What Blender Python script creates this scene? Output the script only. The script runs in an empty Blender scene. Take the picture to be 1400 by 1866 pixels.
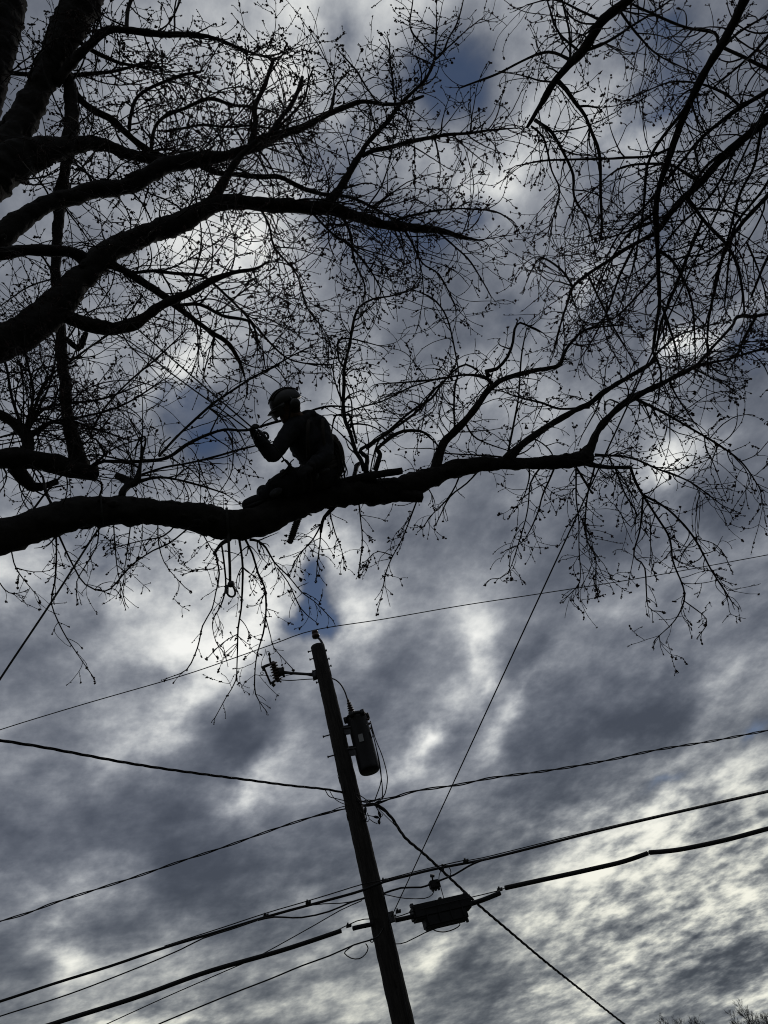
import bpy, bmesh, math, random
import numpy as np
from mathutils import Vector, Matrix, noise as mnoise

random.seed(11)
rng = np.random.default_rng(11)
scene = bpy.context.scene
COL = scene.collection

# ------------------------------------------------------------------ camera
ELEV = math.radians(41.0); ROLL = math.radians(19.1)
FPX = 1357.0; CX, CY = 700.0, 933.0
EYE = np.array([0.0, 0.0, 1.6])
F = np.array([0, math.cos(ELEV), math.sin(ELEV)])
r0 = np.array([1.0, 0, 0]); u0 = np.array([0, -math.sin(ELEV), math.cos(ELEV)])
R = math.cos(ROLL) * r0 - math.sin(ROLL) * u0
U = math.sin(ROLL) * r0 + math.cos(ROLL) * u0
cam_d = bpy.data.cameras.new("camera"); cam = bpy.data.objects.new("camera", cam_d)
COL.objects.link(cam); scene.camera = cam
cam.matrix_world = Matrix(((R[0], U[0], -F[0], EYE[0]), (R[1], U[1], -F[1], EYE[1]), (R[2], U[2], -F[2], EYE[2]), (0, 0, 0, 1)))
cam_d.sensor_fit = 'VERTICAL'; cam_d.angle = 2 * math.atan(933 / FPX)
cam_d.clip_end = 3000; cam_d.clip_start = 0.05

def ray(px, py):
    return F + (px - CX) / FPX * R + (CY - py) / FPX * U
def P(px, py, d):
    return EYE + d * ray(px, py)
def Ph(px, py, h):
    v = ray(px, py); return EYE + v * ((h - 1.6) / v[2])
def dirn(px, py):
    v = ray(px, py); return v / np.linalg.norm(v)

# ------------------------------------------------------------------ light
sun_dir = dirn(1130, 860)
sun_el = math.asin(sun_dir[2]); sun_az = math.atan2(sun_dir[0], sun_dir[1])
sd = bpy.data.lights.new("sun", 'SUN'); sd.energy = 0.5; sd.angle = math.radians(12); sd.color = (1.0, 0.95, 0.88)
sun = bpy.data.objects.new("sun", sd); COL.objects.link(sun)
sun.rotation_euler = Vector(sun_dir.tolist()).to_track_quat('Z', 'Y').to_euler()
scene.view_settings.view_transform = 'Standard'; scene.view_settings.look = 'None'
scene.view_settings.exposure = 0.0; scene.view_settings.gamma = 1.0
scene.view_settings.use_curve_mapping = False
scene.cycles.filter_width = 1.05

# ------------------------------------------------------------------ sky: Nishita behind a layer of cloud
world = bpy.data.worlds.new("World"); scene.world = world; world.use_nodes = True
NT = world.node_tree; NT.nodes.clear(); NL = NT.links
def N(t, **kw):
    n = NT.nodes.new(t)
    for k, v in kw.items(): setattr(n, k, v)
    return n
def M(op, a, b=None, c=None, clamp=False):
    n = N('ShaderNodeMath', operation=op); n.use_clamp = clamp
    for i, v in enumerate((a, b, c)):
        if v is None: continue
        if isinstance(v, (int, float)): n.inputs[i].default_value = v
        else: NL.new(v, n.inputs[i])
    return n.outputs[0]
def VM(op, a, b=None, s=None):
    n = N('ShaderNodeVectorMath', operation=op)
    for i, v in enumerate((a, b)):
        if v is None: continue
        if isinstance(v, (tuple, list)): n.inputs[i].default_value = v
        else: NL.new(v, n.inputs[i])
    if s is not None:
        if isinstance(s, (int, float)): n.inputs['Scale'].default_value = s
        else: NL.new(s, n.inputs['Scale'])
    return n.outputs[0]
def NOISE(v, scale, detail=6, rough=0.55, dist=0.0, lac=2.0):
    n = N('ShaderNodeTexNoise'); NL.new(v, n.inputs['Vector'])
    n.inputs['Scale'].default_value = scale; n.inputs['Detail'].default_value = detail
    n.inputs['Roughness'].default_value = rough; n.inputs['Distortion'].default_value = dist
    n.inputs['Lacunarity'].default_value = lac
    return n
tc = N('ShaderNodeTexCoord'); D = tc.outputs['Generated']
sep = N('ShaderNodeSeparateXYZ'); NL.new(D, sep.inputs[0])
zz = M('ADD', M('MAXIMUM', sep.outputs[2], 0.0), 0.22)
comb = N('ShaderNodeCombineXYZ')
NL.new(M('DIVIDE', sep.outputs[0], zz), comb.inputs[0]); NL.new(M('DIVIDE', sep.outputs[1], zz), comb.inputs[1])
vp = dirn(0, 2330); az_streak = math.atan2(vp[1], vp[0])
mp = N('ShaderNodeMapping', vector_type='POINT'); NL.new(comb.outputs[0], mp.inputs['Vector'])
mp.inputs['Rotation'].default_value = (0, 0, -az_streak)
PL = mp.outputs[0]
st = N('ShaderNodeMapping'); NL.new(PL, st.inputs['Vector']); st.inputs['Scale'].default_value = (0.7, 1.0, 1.0)
st2 = N('ShaderNodeMapping'); NL.new(PL, st2.inputs['Vector']); st2.inputs['Scale'].default_value = (1.0, 1.0, 1.0)
st2.inputs['Location'].default_value = (3.1, 7.7, 0)
big = NOISE(st.outputs[0], 1.9, 4, 0.48, 0.0)
med = NOISE(st2.outputs[0], 4.8, 8, 0.57, 0.0)
cell = NOISE(st2.outputs[0], 8.5, 4, 0.55, 0.0)
cell2 = NOISE(st2.outputs[0], 26.0, 3, 0.55, 0.0)
wob = NOISE(st2.outputs[0], 9.0, 5, 0.6)
vw = VM('ADD', st2.outputs[0], VM('SCALE', VM('SUBTRACT', wob.outputs['Color'], (0.5, 0.5, 0.5)), s=0.16))
vo = N('ShaderNodeTexVoronoi', feature='SMOOTH_F1'); NL.new(vw, vo.inputs['Vector']); vo.inputs['Scale'].default_value = 13.0; vo.inputs['Smoothness'].default_value = 0.7
# blobs live on the direction sphere, their edges torn by noise
wn = NOISE(D, 6.0, 5, 0.52)
wv = VM('SCALE', VM('SUBTRACT', wn.outputs['Color'], (0.5, 0.5, 0.5)), s=0.17)
DW = VM('ADD', D, wv)
def blobs(lst):
    acc = None
    for (px, py, rx, ry, ang, amp) in lst:
        n = dirn(px, py); a = math.radians(ang)
        t = math.cos(a) * R + math.sin(a) * U
        t = t - n * t.dot(n); t /= np.linalg.norm(t); b = np.cross(n, t)
        e = Matrix(((t[0], b[0], n[0]), (t[1], b[1], n[1]), (t[2], b[2], n[2]))).to_euler()
        m = N('ShaderNodeMapping', vector_type='TEXTURE'); NL.new(DW, m.inputs['Vector'])
        m.inputs['Location'].default_value = n.tolist(); m.inputs['Rotation'].default_value = e
        k = 1.0 / np.linalg.norm(ray(px, py)) / FPX
        m.inputs['Scale'].default_value = (rx * k * 1.45, ry * k * 1.45, max(rx, ry) * k * 1.45)
        g = N('ShaderNodeTexGradient', gradient_type='QUADRATIC_SPHERE'); NL.new(m.outputs[0], g.inputs[0])
        acc = M('MULTIPLY_ADD', g.outputs['Fac'], amp, acc if acc is not None else 0.0)
    return acc
BRIGHT = [ (1330,600,170,50,38,.25), # px, py, rx, ry, angle, amount
 (530,80,190,170,20,.30),(900,320,150,110,60,.42),(1190,220,150,110,40,.34),(440,440,200,130,10,.42),(860,650,150,90,10,.12),
 (370,680,120,90,60,.5),(380,130,200,130,0,.18),(600,945,80,80,0,.8),(490,1060,150,80,70,.50),(650,1090,130,80,60,.5),
 (1225,845,110,95,60,.75),(1300,620,150,60,40,.8),(1040,500,110,90,20,.35),(1000,700,160,100,20,.15),(110,1060,190,110,-20,.50),
 (310,1190,120,80,40,.45),(350,1300,190,90,50,.55),(250,1370,210,50,30,.22),(470,1410,110,60,40,.6),(890,1150,80,60,60,.38),
 (880,1250,130,40,65,.42),(960,1280,200,44,57,.45),(850,1210,150,36,62,.32),(770,1375,95,30,55,.55),(800,1440,90,40,60,.2),(140,1715,90,60,-40,.6),
 (110,1625,160,50,10,.50),(785,1725,110,50,45,.62),(1180,1560,300,110,25,.26),(1340,1400,230,80,30,.16),(1040,1650,230,80,30,.20),
 (1150,1790,300,70,20,.16),(1250,1650,200,50,20,.15),(1390,1850,110,50,35,.7),(560,1760,160,60,20,.12),(240,1840,160,50,20,.30),(940,1500,150,60,30,.22),
 (380,1040,200,120,0,.32),(700,800,170,110,0,.22),(60,380,130,150,0,.20),(430,1180,120,60,30,.25),(560,1840,240,50,20,.25)]
DARK = [
 (120,1500,300,110,15,.42),(420,1580,330,100,20,.38),(60,1210,170,130,10,.34),(180,1270,190,60,15,.25),(1120,1310,330,85,38,.50),(1000,1180,120,40,60,.25),(850,1330,150,35,60,.22),(880,1540,220,80,30,.30),
 (850,1770,160,110,20,.30),(920,1830,200,60,20,.25),(860,560,180,160,0,.22),(1340,1760,170,60,25,.55),(1280,1230,220,70,30,.28),
 (590,1600,220,110,20,.25),(480,1330,120,60,60,.38),(700,1250,170,90,50,.34),(1330,960,190,110,20,.22),(1100,1000,180,80,20,.15),
 (60,1400,160,60,10,.22),(300,1480,170,50,10,.15),(1000,1450,170,70,35,.22),(280,1230,40,90,-25,.30),(700,600,140,110,0,.15),(330,1640,200,60,20,.2),
 (60,1780,170,60,10,.2),(430,1690,170,60,20,.2),(600,1720,120,60,20,.15),(760,1310,110,160,60,.14)]
BLUE = [
 (745,110,130,100,30,1.15),(840,140,110,60,-20,.8),(600,60,90,45,80,.6),(610,270,150,80,85,.75),(700,430,230,90,-12,1.05),(880,390,90,60,10,.9),
 (400,790,100,80,20,1.5),(365,715,55,45,0,1.2),(566,1050,80,26,75,1.9),(560,1105,60,42,40,2.0),(590,1100,45,35,0,.9),(1190,60,110,70,30,1.0),(1215,170,110,60,60,.95),
 (1110,280,110,80,0,.9),(1170,390,90,90,0,.8),(930,590,110,45,20,.5),(770,740,70,50,20,.6),(1375,635,90,40,38,.75),(1390,1338,60,25,40,1.0),
 (1195,1435,60,20,20,.5),(1320,1340,60,18,30,.5),(190,1010,110,60,0,.45),(240,470,120,90,0,.3)]
el = sep.outputs[2]
vB = blobs(BRIGHT); vD = blobs(DARK); vH = blobs(BLUE); vC = blobs([(1240,1640,430,240,15,1.5),(300,1860,300,60,10,.5)])
lowmask = N('ShaderNodeMapRange', interpolation_type='SMOOTHSTEP'); NL.new(el, lowmask.inputs[0])
lowmask.inputs[1].default_value = 0.40; lowmask.inputs[2].default_value = 0.14
v = M('MULTIPLY_ADD', M('SUBTRACT', big.outputs['Fac'], 0.5), 0.92, 0.375)
fine = NOISE(st2.outputs[0], 17.0, 6, 0.62, 0.0)
v = M('MULTIPLY_ADD', M('SUBTRACT', fine.outputs['Fac'], 0.5), M('MULTIPLY_ADD', big.outputs['Fac'], 0.5, 0.12), v)
v = M('MULTIPLY_ADD', M('SUBTRACT', med.outputs['Fac'], 0.5), M('MULTIPLY_ADD', vC, -0.30, 0.90), v)
v = M('MULTIPLY_ADD', vC, 0.10, v)
cs = M('MULTIPLY', M('ADD', M('SUBTRACT', cell.outputs['Fac'], 0.49), M('ADD', M('MULTIPLY', M('SUBTRACT', cell2.outputs['Fac'], 0.5), 0.3), M('MULTIPLY', M('SUBTRACT', vo.outputs['Distance'], 0.42), 0.32))), M('ADD', M('MULTIPLY', lowmask.outputs[0], 0.30), M('MINIMUM', vC, 0.8)))
v = M("MULTIPLY_ADD", cs, 1.15, v)
v = M('ADD', v, M('MULTIPLY', vB, M('MULTIPLY_ADD', med.outputs['Fac'], 2.6, -0.45)))
v = M('SUBTRACT', v, M('MULTIPLY', vD, 0.72))
v = M('SUBTRACT', v, M('MULTIPLY', M('MINIMUM', vH, 1.4), 0.36))
hi = N('ShaderNodeMapRange', interpolation_type='SMOOTHSTEP'); NL.new(el, hi.inputs[0]); hi.inputs[1].default_value = 0.55; hi.inputs[2].default_value = 0.95
v = M('MULTIPLY_ADD', hi.outputs[0], 0.06, v)
ramp = N('ShaderNodeValToRGB'); NL.new(v, ramp.inputs[0])
def srgb(r, g, b):
    return tuple((c / 255 / 12.92) if c / 255 <= 0.04045 else ((c / 255 + 0.055) / 1.055) ** 2.4 for c in (r, g, b)) + (1.0,)
cr = ramp.color_ramp; cr.interpolation = 'B_SPLINE'
stops = [(0.0, (66,72,84)), (0.22, (88,94,106)), (0.42, (122,127,137)), (0.60, (168,172,178)), (0.78, (218,220,219)), (1.0, (250,250,246))]
cr.elements[0].position = 0.0; cr.elements[0].color = srgb(*stops[0][1])
cr.elements[1].position = 1.0; cr.elements[1].color = srgb(*stops[-1][1])
for p, c in stops[1:-1]:
    e = cr.elements.new(p); e.color = srgb(*c)
# clouds seen low down, through more air, are warmer
warm = N('ShaderNodeMixRGB', blend_type='MULTIPLY'); NL.new(M('MULTIPLY', lowmask.outputs[0], 0.9), warm.inputs[0])
NL.new(ramp.outputs[0], warm.inputs[1]); warm.inputs[2].default_value = (1.0, 0.985, 0.875, 1)
clo = N('ShaderNodeBackground'); NL.new(warm.outputs[0], clo.inputs[0]); clo.inputs[1].default_value = 1.0
sky = N('ShaderNodeTexSky', sky_type='NISHITA'); sky.sun_disc = False
sky.sun_elevation = sun_el; sky.sun_rotation = sun_az; sky.air_density = 0.8; sky.altitude = 1200; sky.dust_density = 0.3; sky.ozone_density = 2.0
skb = N('ShaderNodeBackground'); NL.new(sky.outputs[0], skb.inputs[0]); skb.inputs[1].default_value = 0.05
tear = M('MULTIPLY', M('SUBTRACT', med.outputs['Fac'], 0.5), 2.6)
hole = N('ShaderNodeMapRange', interpolation_type='SMOOTHSTEP')
NL.new(M('SUBTRACT', vH, M('MULTIPLY', tear, M('MINIMUM', M('MULTIPLY', vH, 2.0), 1.0))), hole.inputs[0])
hole.inputs[1].default_value = 0.05; hole.inputs[2].default_value = 1.25; hole.inputs[4].default_value = 0.82
mix = N('ShaderNodeMixShader'); NL.new(hole.outputs[0], mix.inputs[0]); NL.new(clo.outputs[0], mix.inputs[1]); NL.new(skb.outputs[0], mix.inputs[2])
wo = N('ShaderNodeOutputWorld'); NL.new(mix.outputs[0], wo.inputs[0])

# ------------------------------------------------------------------ materials
def mat(name, c1, c2=None, scale=8.0, rough=0.8, bump=0.0, metal=0.0, stretch=(1, 1, 1)):
    m = bpy.data.materials.new(name); m.use_nodes = True; t = m.node_tree; b = t.nodes['Principled BSDF']
    b.inputs['Roughness'].default_value = rough; b.inputs['Metallic'].default_value = metal
    b.inputs['Specular IOR Level'].default_value = 0.25
    c2 = c2 or tuple(x * 0.6 for x in c1)
    tcn = t.nodes.new('ShaderNodeTexCoord'); mpn = t.nodes.new('ShaderNodeMapping'); mpn.inputs['Scale'].default_value = stretch
    t.links.new(tcn.outputs['Object'], mpn.inputs[0])
    n = t.nodes.new('ShaderNodeTexNoise'); t.links.new(mpn.outputs[0], n.inputs['Vector']); n.inputs['Scale'].default_value = scale; n.inputs['Detail'].default_value = 5
    r = t.nodes.new('ShaderNodeValToRGB'); r.color_ramp.elements[0].color = (*c2, 1); r.color_ramp.elements[1].color = (*c1, 1)
    r.color_ramp.elements[0].position = 0.35; r.color_ramp.elements[1].position = 0.65
    t.links.new(n.outputs['Fac'], r.inputs[0]); t.links.new(r.outputs[0], b.inputs['Base Color'])
    if bump:
        bp = t.nodes.new('ShaderNodeBump'); bp.inputs['Distance'].default_value = bump; t.links.new(n.outputs['Fac'], bp.inputs['Height'])
        t.links.new(bp.outputs[0], b.inputs['Normal'])
    return m
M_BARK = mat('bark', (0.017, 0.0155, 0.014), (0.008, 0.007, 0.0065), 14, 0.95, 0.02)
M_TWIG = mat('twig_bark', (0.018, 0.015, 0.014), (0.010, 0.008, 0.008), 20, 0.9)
M_BUD = mat('bud', (0.035, 0.016, 0.014), (0.02, 0.010, 0.009), 30, 0.85)
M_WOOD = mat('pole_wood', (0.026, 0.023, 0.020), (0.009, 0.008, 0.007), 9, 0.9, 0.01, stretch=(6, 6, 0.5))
M_RUB = mat('black_rubber', (0.010, 0.010, 0.011), None, 6, 0.7)
M_STEEL = mat('galvanised_steel', (0.07, 0.07, 0.075), (0.04, 0.04, 0.042), 12, 0.6, 0, 0.6)
M_TANK = mat('tank_paint', (0.011, 0.0115, 0.012), (0.007, 0.007, 0.008), 5, 0.55)
M_PORC = mat('porcelain', (0.05, 0.032, 0.026), (0.035, 0.022, 0.018), 8, 0.35)
M_PLATE = mat('nameplate', (0.22, 0.225, 0.225), (0.16, 0.165, 0.165), 8, 0.6)
M_ROPE = mat('rope', (0.03, 0.03, 0.028), (0.016, 0.016, 0.015), 60, 0.9)
M_SKIN = mat('skin', (0.12, 0.07, 0.05), (0.10, 0.058, 0.042), 12, 0.6)
M_JACKET = mat('jacket_cloth', (0.020, 0.021, 0.025), (0.012, 0.013, 0.016), 9, 0.9, 0.01)
M_VEST = mat('trouser_cloth', (0.015, 0.015, 0.017), (0.010, 0.010, 0.012), 9, 0.9, 0.01)
M_HELM = mat('helmet_shell', (0.016, 0.016, 0.013), (0.010, 0.010, 0.009), 6, 0.4)
M_VISOR = mat('visor_plastic', (0.02, 0.02, 0.02), None, 6, 0.4)
M_WEB = mat('webbing', (0.035, 0.03, 0.028), None, 20, 0.85)
M_PATCH = mat('grey_patch', (0.06, 0.06, 0.065), (0.03, 0.03, 0.035), 10, 0.8)
M_HAIR = mat('hair', (0.03, 0.02, 0.015), None, 40, 0.8)
M_SAW = mat('saw_casing', (0.12, 0.05, 0.025), (0.09, 0.04, 0.02), 8, 0.5)
M_BAR = mat('saw_bar', (0.10, 0.10, 0.10), (0.05, 0.05, 0.05), 30, 0.5, 0, 0.3)
M_GRASS = mat('grass_ground', (0.05, 0.065, 0.028), (0.045, 0.038, 0.025), 1.5, 1.0, 0.02)
M_ROAD = mat('asphalt', (0.055, 0.055, 0.055), (0.04, 0.04, 0.04), 8, 0.95, 0.005)
M_KERB = mat('concrete', (0.33, 0.32, 0.30), (0.25, 0.24, 0.23), 5, 0.9)
M_LINE = mat('road_paint', (0.65, 0.5, 0.12), (0.5, 0.38, 0.1), 10, 0.8)

# ------------------------------------------------------------------ mesh helpers
class MB:
    def __init__(s): s.v = []; s.f = []; s.n = 0
    def add(s, verts, quads):
        s.v.append(np.asarray(verts, float).reshape(-1, 3)); s.f.extend([[i + s.n for i in q] for q in quads]); s.n += len(s.v[-1])
    def build(s, name, m, parent=None, smooth=True, origin=None):
        me = bpy.data.meshes.new(name)
        V = np.concatenate(s.v) if s.v else np.zeros((0, 3))
        o = bpy.data.objects.new(name, me); COL.objects.link(o)
        off = np.zeros(3)
        if parent is not None:
            o.parent = parent; off = np.array(root_loc(parent))
        elif origin is not None:
            off = np.array(origin); o.location = origin
        me.from_pydata((V - off).tolist(), [], s.f)
        me.materials.append(m)
        if smooth: me.polygons.foreach_set('use_smooth', [True] * len(me.polygons))
        me.update(); return o
def root_loc(o):
    l = Vector((0, 0, 0))
    while o is not None: l = l + o.location; o = o.parent
    return l
def frames(pts):
    pts = np.asarray(pts, float); n = len(pts)
    T = np.gradient(pts, axis=0); T /= np.linalg.norm(T, axis=1)[:, None] + 1e-12
    a = np.array([0, 0, 1.0]) if abs(T[0][2]) < 0.9 else np.array([1.0, 0, 0])
    A = np.cross(T[0], a); A /= np.linalg.norm(A); As = [A]
    for i in range(1, n):
        A = As[-1] - T[i] * As[-1].dot(T[i]); A /= np.linalg.norm(A) + 1e-12; As.append(A)
    As = np.array(As); return T, As, np.cross(T, As)
def tube(mb, pts, rad, sides=8, cap=True, rough=0.0, freq=6.0):
    pts = np.asarray(pts, float); n = len(pts)
    rad = np.full(n, rad) if np.isscalar(rad) else np.asarray(rad, float)
    T, A, B = frames(pts)
    a = np.arange(sides) / sides * 2 * math.pi
    ring = np.cos(a)[None, :, None] * A[:, None, :] + np.sin(a)[None, :, None] * B[:, None, :]
    rr = np.repeat(rad[:, None], sides, 1)
    if rough:
        for i in range(n):
            for j in range(sides):
                q = pts[i] + ring[i, j] * rad[i]
                rr[i, j] *= 1 + rough * (mnoise.noise(Vector(q * freq)) + 0.6 * mnoise.noise(Vector(q * freq * 3.1)) + 0.35 * mnoise.noise(Vector(q * freq * 8)))
    V = pts[:, None, :] + ring * rr[:, :, None]
    Q = []
    for i in range(n - 1):
        for j in range(sides):
            k = (j + 1) % sides
            Q.append((i * sides + j, i * sides + k, (i + 1) * sides + k, (i + 1) * sides + j))
    V = V.reshape(-1, 3)
    if cap:
        c0 = len(V); V = np.vstack([V, pts[:1] - T[:1] * rad[0] * 0.25, pts[-1:] + T[-1:] * rad[-1] * 0.25])
        for j in range(sides):
            k = (j + 1) % sides
            Q.append((c0, k, j)); Q.append((c0 + 1, (n - 1) * sides + j, (n - 1) * sides + k))
    mb.add(V, Q)
def smooth_path(C, step):
    """Catmull-Rom through rows of C (x,y,z,r..)"""
    C = np.asarray(C, float); 
    if len(C) == 2: E = np.vstack([2 * C[0] - C[1], C, 2 * C[1] - C[0]])
    else: E = np.vstack([2 * C[0] - C[1], C, 2 * C[-1] - C[-2]])
    out = []
    for i in range(1, len(E) - 2):
        p0, p1, p2, p3 = E[i - 1], E[i], E[i + 1], E[i + 2]
        m = max(2, int(np.linalg.norm((p2 - p1)[:3]) / step))
        for k in range(m):
            t = k / m
            q = 0.5 * ((2 * p1) + (-p0 + p2) * t + (2 * p0 - 5 * p1 + 4 * p2 - p3) * t * t + (-p0 + 3 * p1 - 3 * p2 + p3) * t ** 3)
            out.append(q)
    out.append(E[-2]); return np.array(out)
def box(mb, c, ax, ay, az):
    """box from a centre and three half-axis vectors"""
    c, ax, ay, az = map(lambda q: np.asarray(q, float), (c, ax, ay, az))
    V = [c + sx * ax + sy * ay + sz * az for sx in (-1, 1) for sy in (-1, 1) for sz in (-1, 1)]
    mb.add(V, [(0, 1, 3, 2), (4, 6, 7, 5), (0, 4, 5, 1), (2, 3, 7, 6), (0, 2, 6, 4), (1, 5, 7, 3)])
def lathe(mb, p0, axis, prof, sides=20):
    axis = np.asarray(axis, float); axis = axis / np.linalg.norm(axis)
    pts = [np.asarray(p0) + axis * h for h, r in prof]
    a = np.array([0, 0, 1.0]) if abs(axis[2]) < 0.9 else np.array([1.0, 0, 0])
    A = np.cross(axis, a); A /= np.linalg.norm(A); B = np.cross(axis, A)
    V = []; 
    for (h, r), q in zip(prof, pts):
        for j in range(sides):
            t = 2 * math.pi * j / sides; V.append(q + r * (math.cos(t) * A + math.sin(t) * B))
    Q = []
    for i in range(len(prof) - 1):
        for j in range(sides):
            k = (j + 1) % sides; Q.append((i * sides + j, i * sides + k, (i + 1) * sides + k, (i + 1) * sides + j))
    V.append(pts[0]); V.append(pts[-1]); c = len(V) - 2
    for j in range(sides):
        k = (j + 1) % sides; Q.append((c, k, j)); Q.append((c + 1, (len(prof) - 1) * sides + j, (len(prof) - 1) * sides + k))
    mb.add(V, Q)
def ellipsoid(mb, c, ax, ay, az, seg=20, rings=12, lo=-1.0, hi=1.0):
    c, ax, ay, az = map(lambda q: np.asarray(q, float), (c, ax, ay, az)); V = []; Q = []
    t0, t1 = math.asin(lo), math.asin(hi)
    for i in range(rings + 1):
        t = t0 + (t1 - t0) * i / rings
        for j in range(seg):
            a = 2 * math.pi * j / seg
            V.append(c + math.cos(t) * (math.cos(a) * ax + math.sin(a) * ay) + math.sin(t) * az)
    for i in range(rings):
        for j in range(seg):
            k = (j + 1) % seg; Q.append((i * seg + j, i * seg + k, (i + 1) * seg + k, (i + 1) * seg + j))
    V.append(c + math.sin(t0) * az); V.append(c + math.sin(t1) * az); n = len(V) - 2
    for j in range(seg):
        k = (j + 1) % seg; Q.append((n, k, j)); Q.append((n + 1, rings * seg + j, rings * seg + k))
    mb.add(V, Q)
def thing(name, loc, label, cat, group=None):
    o = bpy.data.objects.new(name, None); COL.objects.link(o); o.location = tuple(float(q) for q in loc)
    o.empty_display_size = 0.2
    return tag(o, label, cat, group)
def tag(o, label, cat, group=None, kind=None):
    if label: o['label'] = label
    if cat: o['category'] = cat
    if group: o['group'] = group
    if kind: o['kind'] = kind
    return o

# ------------------------------------------------------------------ ground, road
def sheet(name, x0, x1, y0, y1, z, m, nx=1, ny=1):
    mb = MB(); V = [(x0 + (x1 - x0) * i / nx, y0 + (y1 - y0) * j / ny, z) for j in range(ny + 1) for i in range(nx + 1)]
    mb.add(V, [(j * (nx + 1) + i, j * (nx + 1) + i + 1, (j + 1) * (nx + 1) + i + 1, (j + 1) * (nx + 1) + i) for j in range(ny) for i in range(nx)])
    o = mb.build(name, m, smooth=False); o['kind'] = 'structure'; return o
sheet('ground', -900, 900, -900, 900, 0, M_GRASS, 20, 20)
sheet('road', -200, 200, 12.2, 19.6, 0.004, M_ROAD)
for y in (15.82, 15.98): sheet('road_line', -200, 200, y - 0.05, y + 0.05, 0.008, M_LINE)
mb = MB(); box(mb, (0, 12.12, 0.06), (200, 0, 0), (0, 0.075, 0), (0, 0, 0.065)); o = mb.build('kerb', M_KERB, smooth=False); o['kind'] = 'structure'
mb = MB(); box(mb, (0, 19.68, 0.06), (200, 0, 0), (0, 0.075, 0), (0, 0, 0.065)); o = mb.build('kerb', M_KERB, smooth=False); o['kind'] = 'structure'

# ------------------------------------------------------------------ twig growth
def unit(v): return v / (np.linalg.norm(v) + 1e-12)
def perp(d):
    q = rng.normal(size=3); q -= d * q.dot(d); return unit(q)
class Twigs:
    """collects thin polylines by point count, and buds; builds both as two meshes"""
    def __init__(s): s.lines = {}; s.buds = []
    def line(s, pts, rad): s.lines.setdefault(len(pts), []).append((pts, rad))
    def build(s, parent, bud_mat=True):
        if s.lines:
            VV = []; FF = []; base = 0
            for n, L in s.lines.items():
                Pn = np.array([l[0] for l in L]); Rn = np.array([l[1] for l in L]); m = len(L)
                T = np.gradient(Pn, axis=1); T /= np.linalg.norm(T, axis=2)[:, :, None] + 1e-12
                ref = rng.normal(size=(m, 1, 3)); A = np.cross(T, ref); A /= np.linalg.norm(A, axis=2)[:, :, None] + 1e-9; B = np.cross(T, A)
                S = 4 if n > 6 else 3
                a = np.arange(S) / S * 2 * math.pi
                V = Pn[:, :, None, :] + Rn[:, :, None, None] * (np.cos(a)[None, None, :, None] * A[:, :, None, :] + np.sin(a)[None, None, :, None] * B[:, :, None, :])
                i = np.arange(n - 1)[:, None]; j = np.arange(S)[None, :]; k = (j + 1) % S
                q = np.stack([i * S + j, i * S + k, (i + 1) * S + k, (i + 1) * S + j], -1).reshape(-1, 4)
                Fq = (q[None] + (np.arange(m) * n * S)[:, None, None] + base).reshape(-1, 4)
                VV.append(V.reshape(-1, 3)); FF.append(Fq); base += m * n * S
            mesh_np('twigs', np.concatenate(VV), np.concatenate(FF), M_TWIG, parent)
        if s.buds:
            b = np.array(s.buds)  # x y z r dx dy dz
            m = len(b); d = b[:, 4:7]; ref = rng.normal(size=(m, 3)); A = np.cross(d, ref); A /= np.linalg.norm(A, axis=1)[:, None] + 1e-9; B = np.cross(d, A)
            r = b[:, 3:4]; c = b[:, :3]
            V = np.stack([c - d * r * 1.1, c + A * r, c + B * r, c - A * r, c - B * r, c + d * r * 1.5], 1).reshape(-1, 3)
            f = np.array([(0, 2, 1), (0, 3, 2), (0, 4, 3), (0, 1, 4), (5, 1, 2), (5, 2, 3), (5, 3, 4), (5, 4, 1)])
            mesh_np('flower_buds', V, (f[None] + (np.arange(m) * 6)[:, None, None]).reshape(-1, 3), M_BUD, parent)
def mesh_np(name, V, Fq, m, parent):
    me = bpy.data.meshes.new(name); k = Fq.shape[1]
    V = V - np.array(root_loc(parent))
    me.vertices.add(len(V)); me.vertices.foreach_set('co', V.astype(np.float32).ravel())
    me.loops.add(Fq.size); me.loops.foreach_set('vertex_index', Fq.astype(np.int32).ravel())
    me.polygons.add(len(Fq)); me.polygons.foreach_set('loop_start', np.arange(0, Fq.size, k, dtype=np.int32))
    me.update(calc_edges=True); me.materials.append(m)
    o = bpy.data.objects.new(name, me); COL.objects.link(o); o.parent = parent; o['kind'] = 'stuff'; return o
UP = np.array([0, 0, 1.0])
def bud(tw, p, d, s):
    k = 1 if rng.random() < 0.62 else (2 if rng.random() < 0.4 else 5); s = s * rng.uniform(0.7, 1.35)
    for _ in range(k):
        o = perp(d) * s * (0.6 if k == 1 else 1.1) * rng.random()
        dd = unit(d * 0.5 + perp(d) * 0.8)
        tw.buds.append((*(p + o + d * s * rng.normal() * 0.7), s * rng.uniform(0.55, 1.05), *dd))
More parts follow.
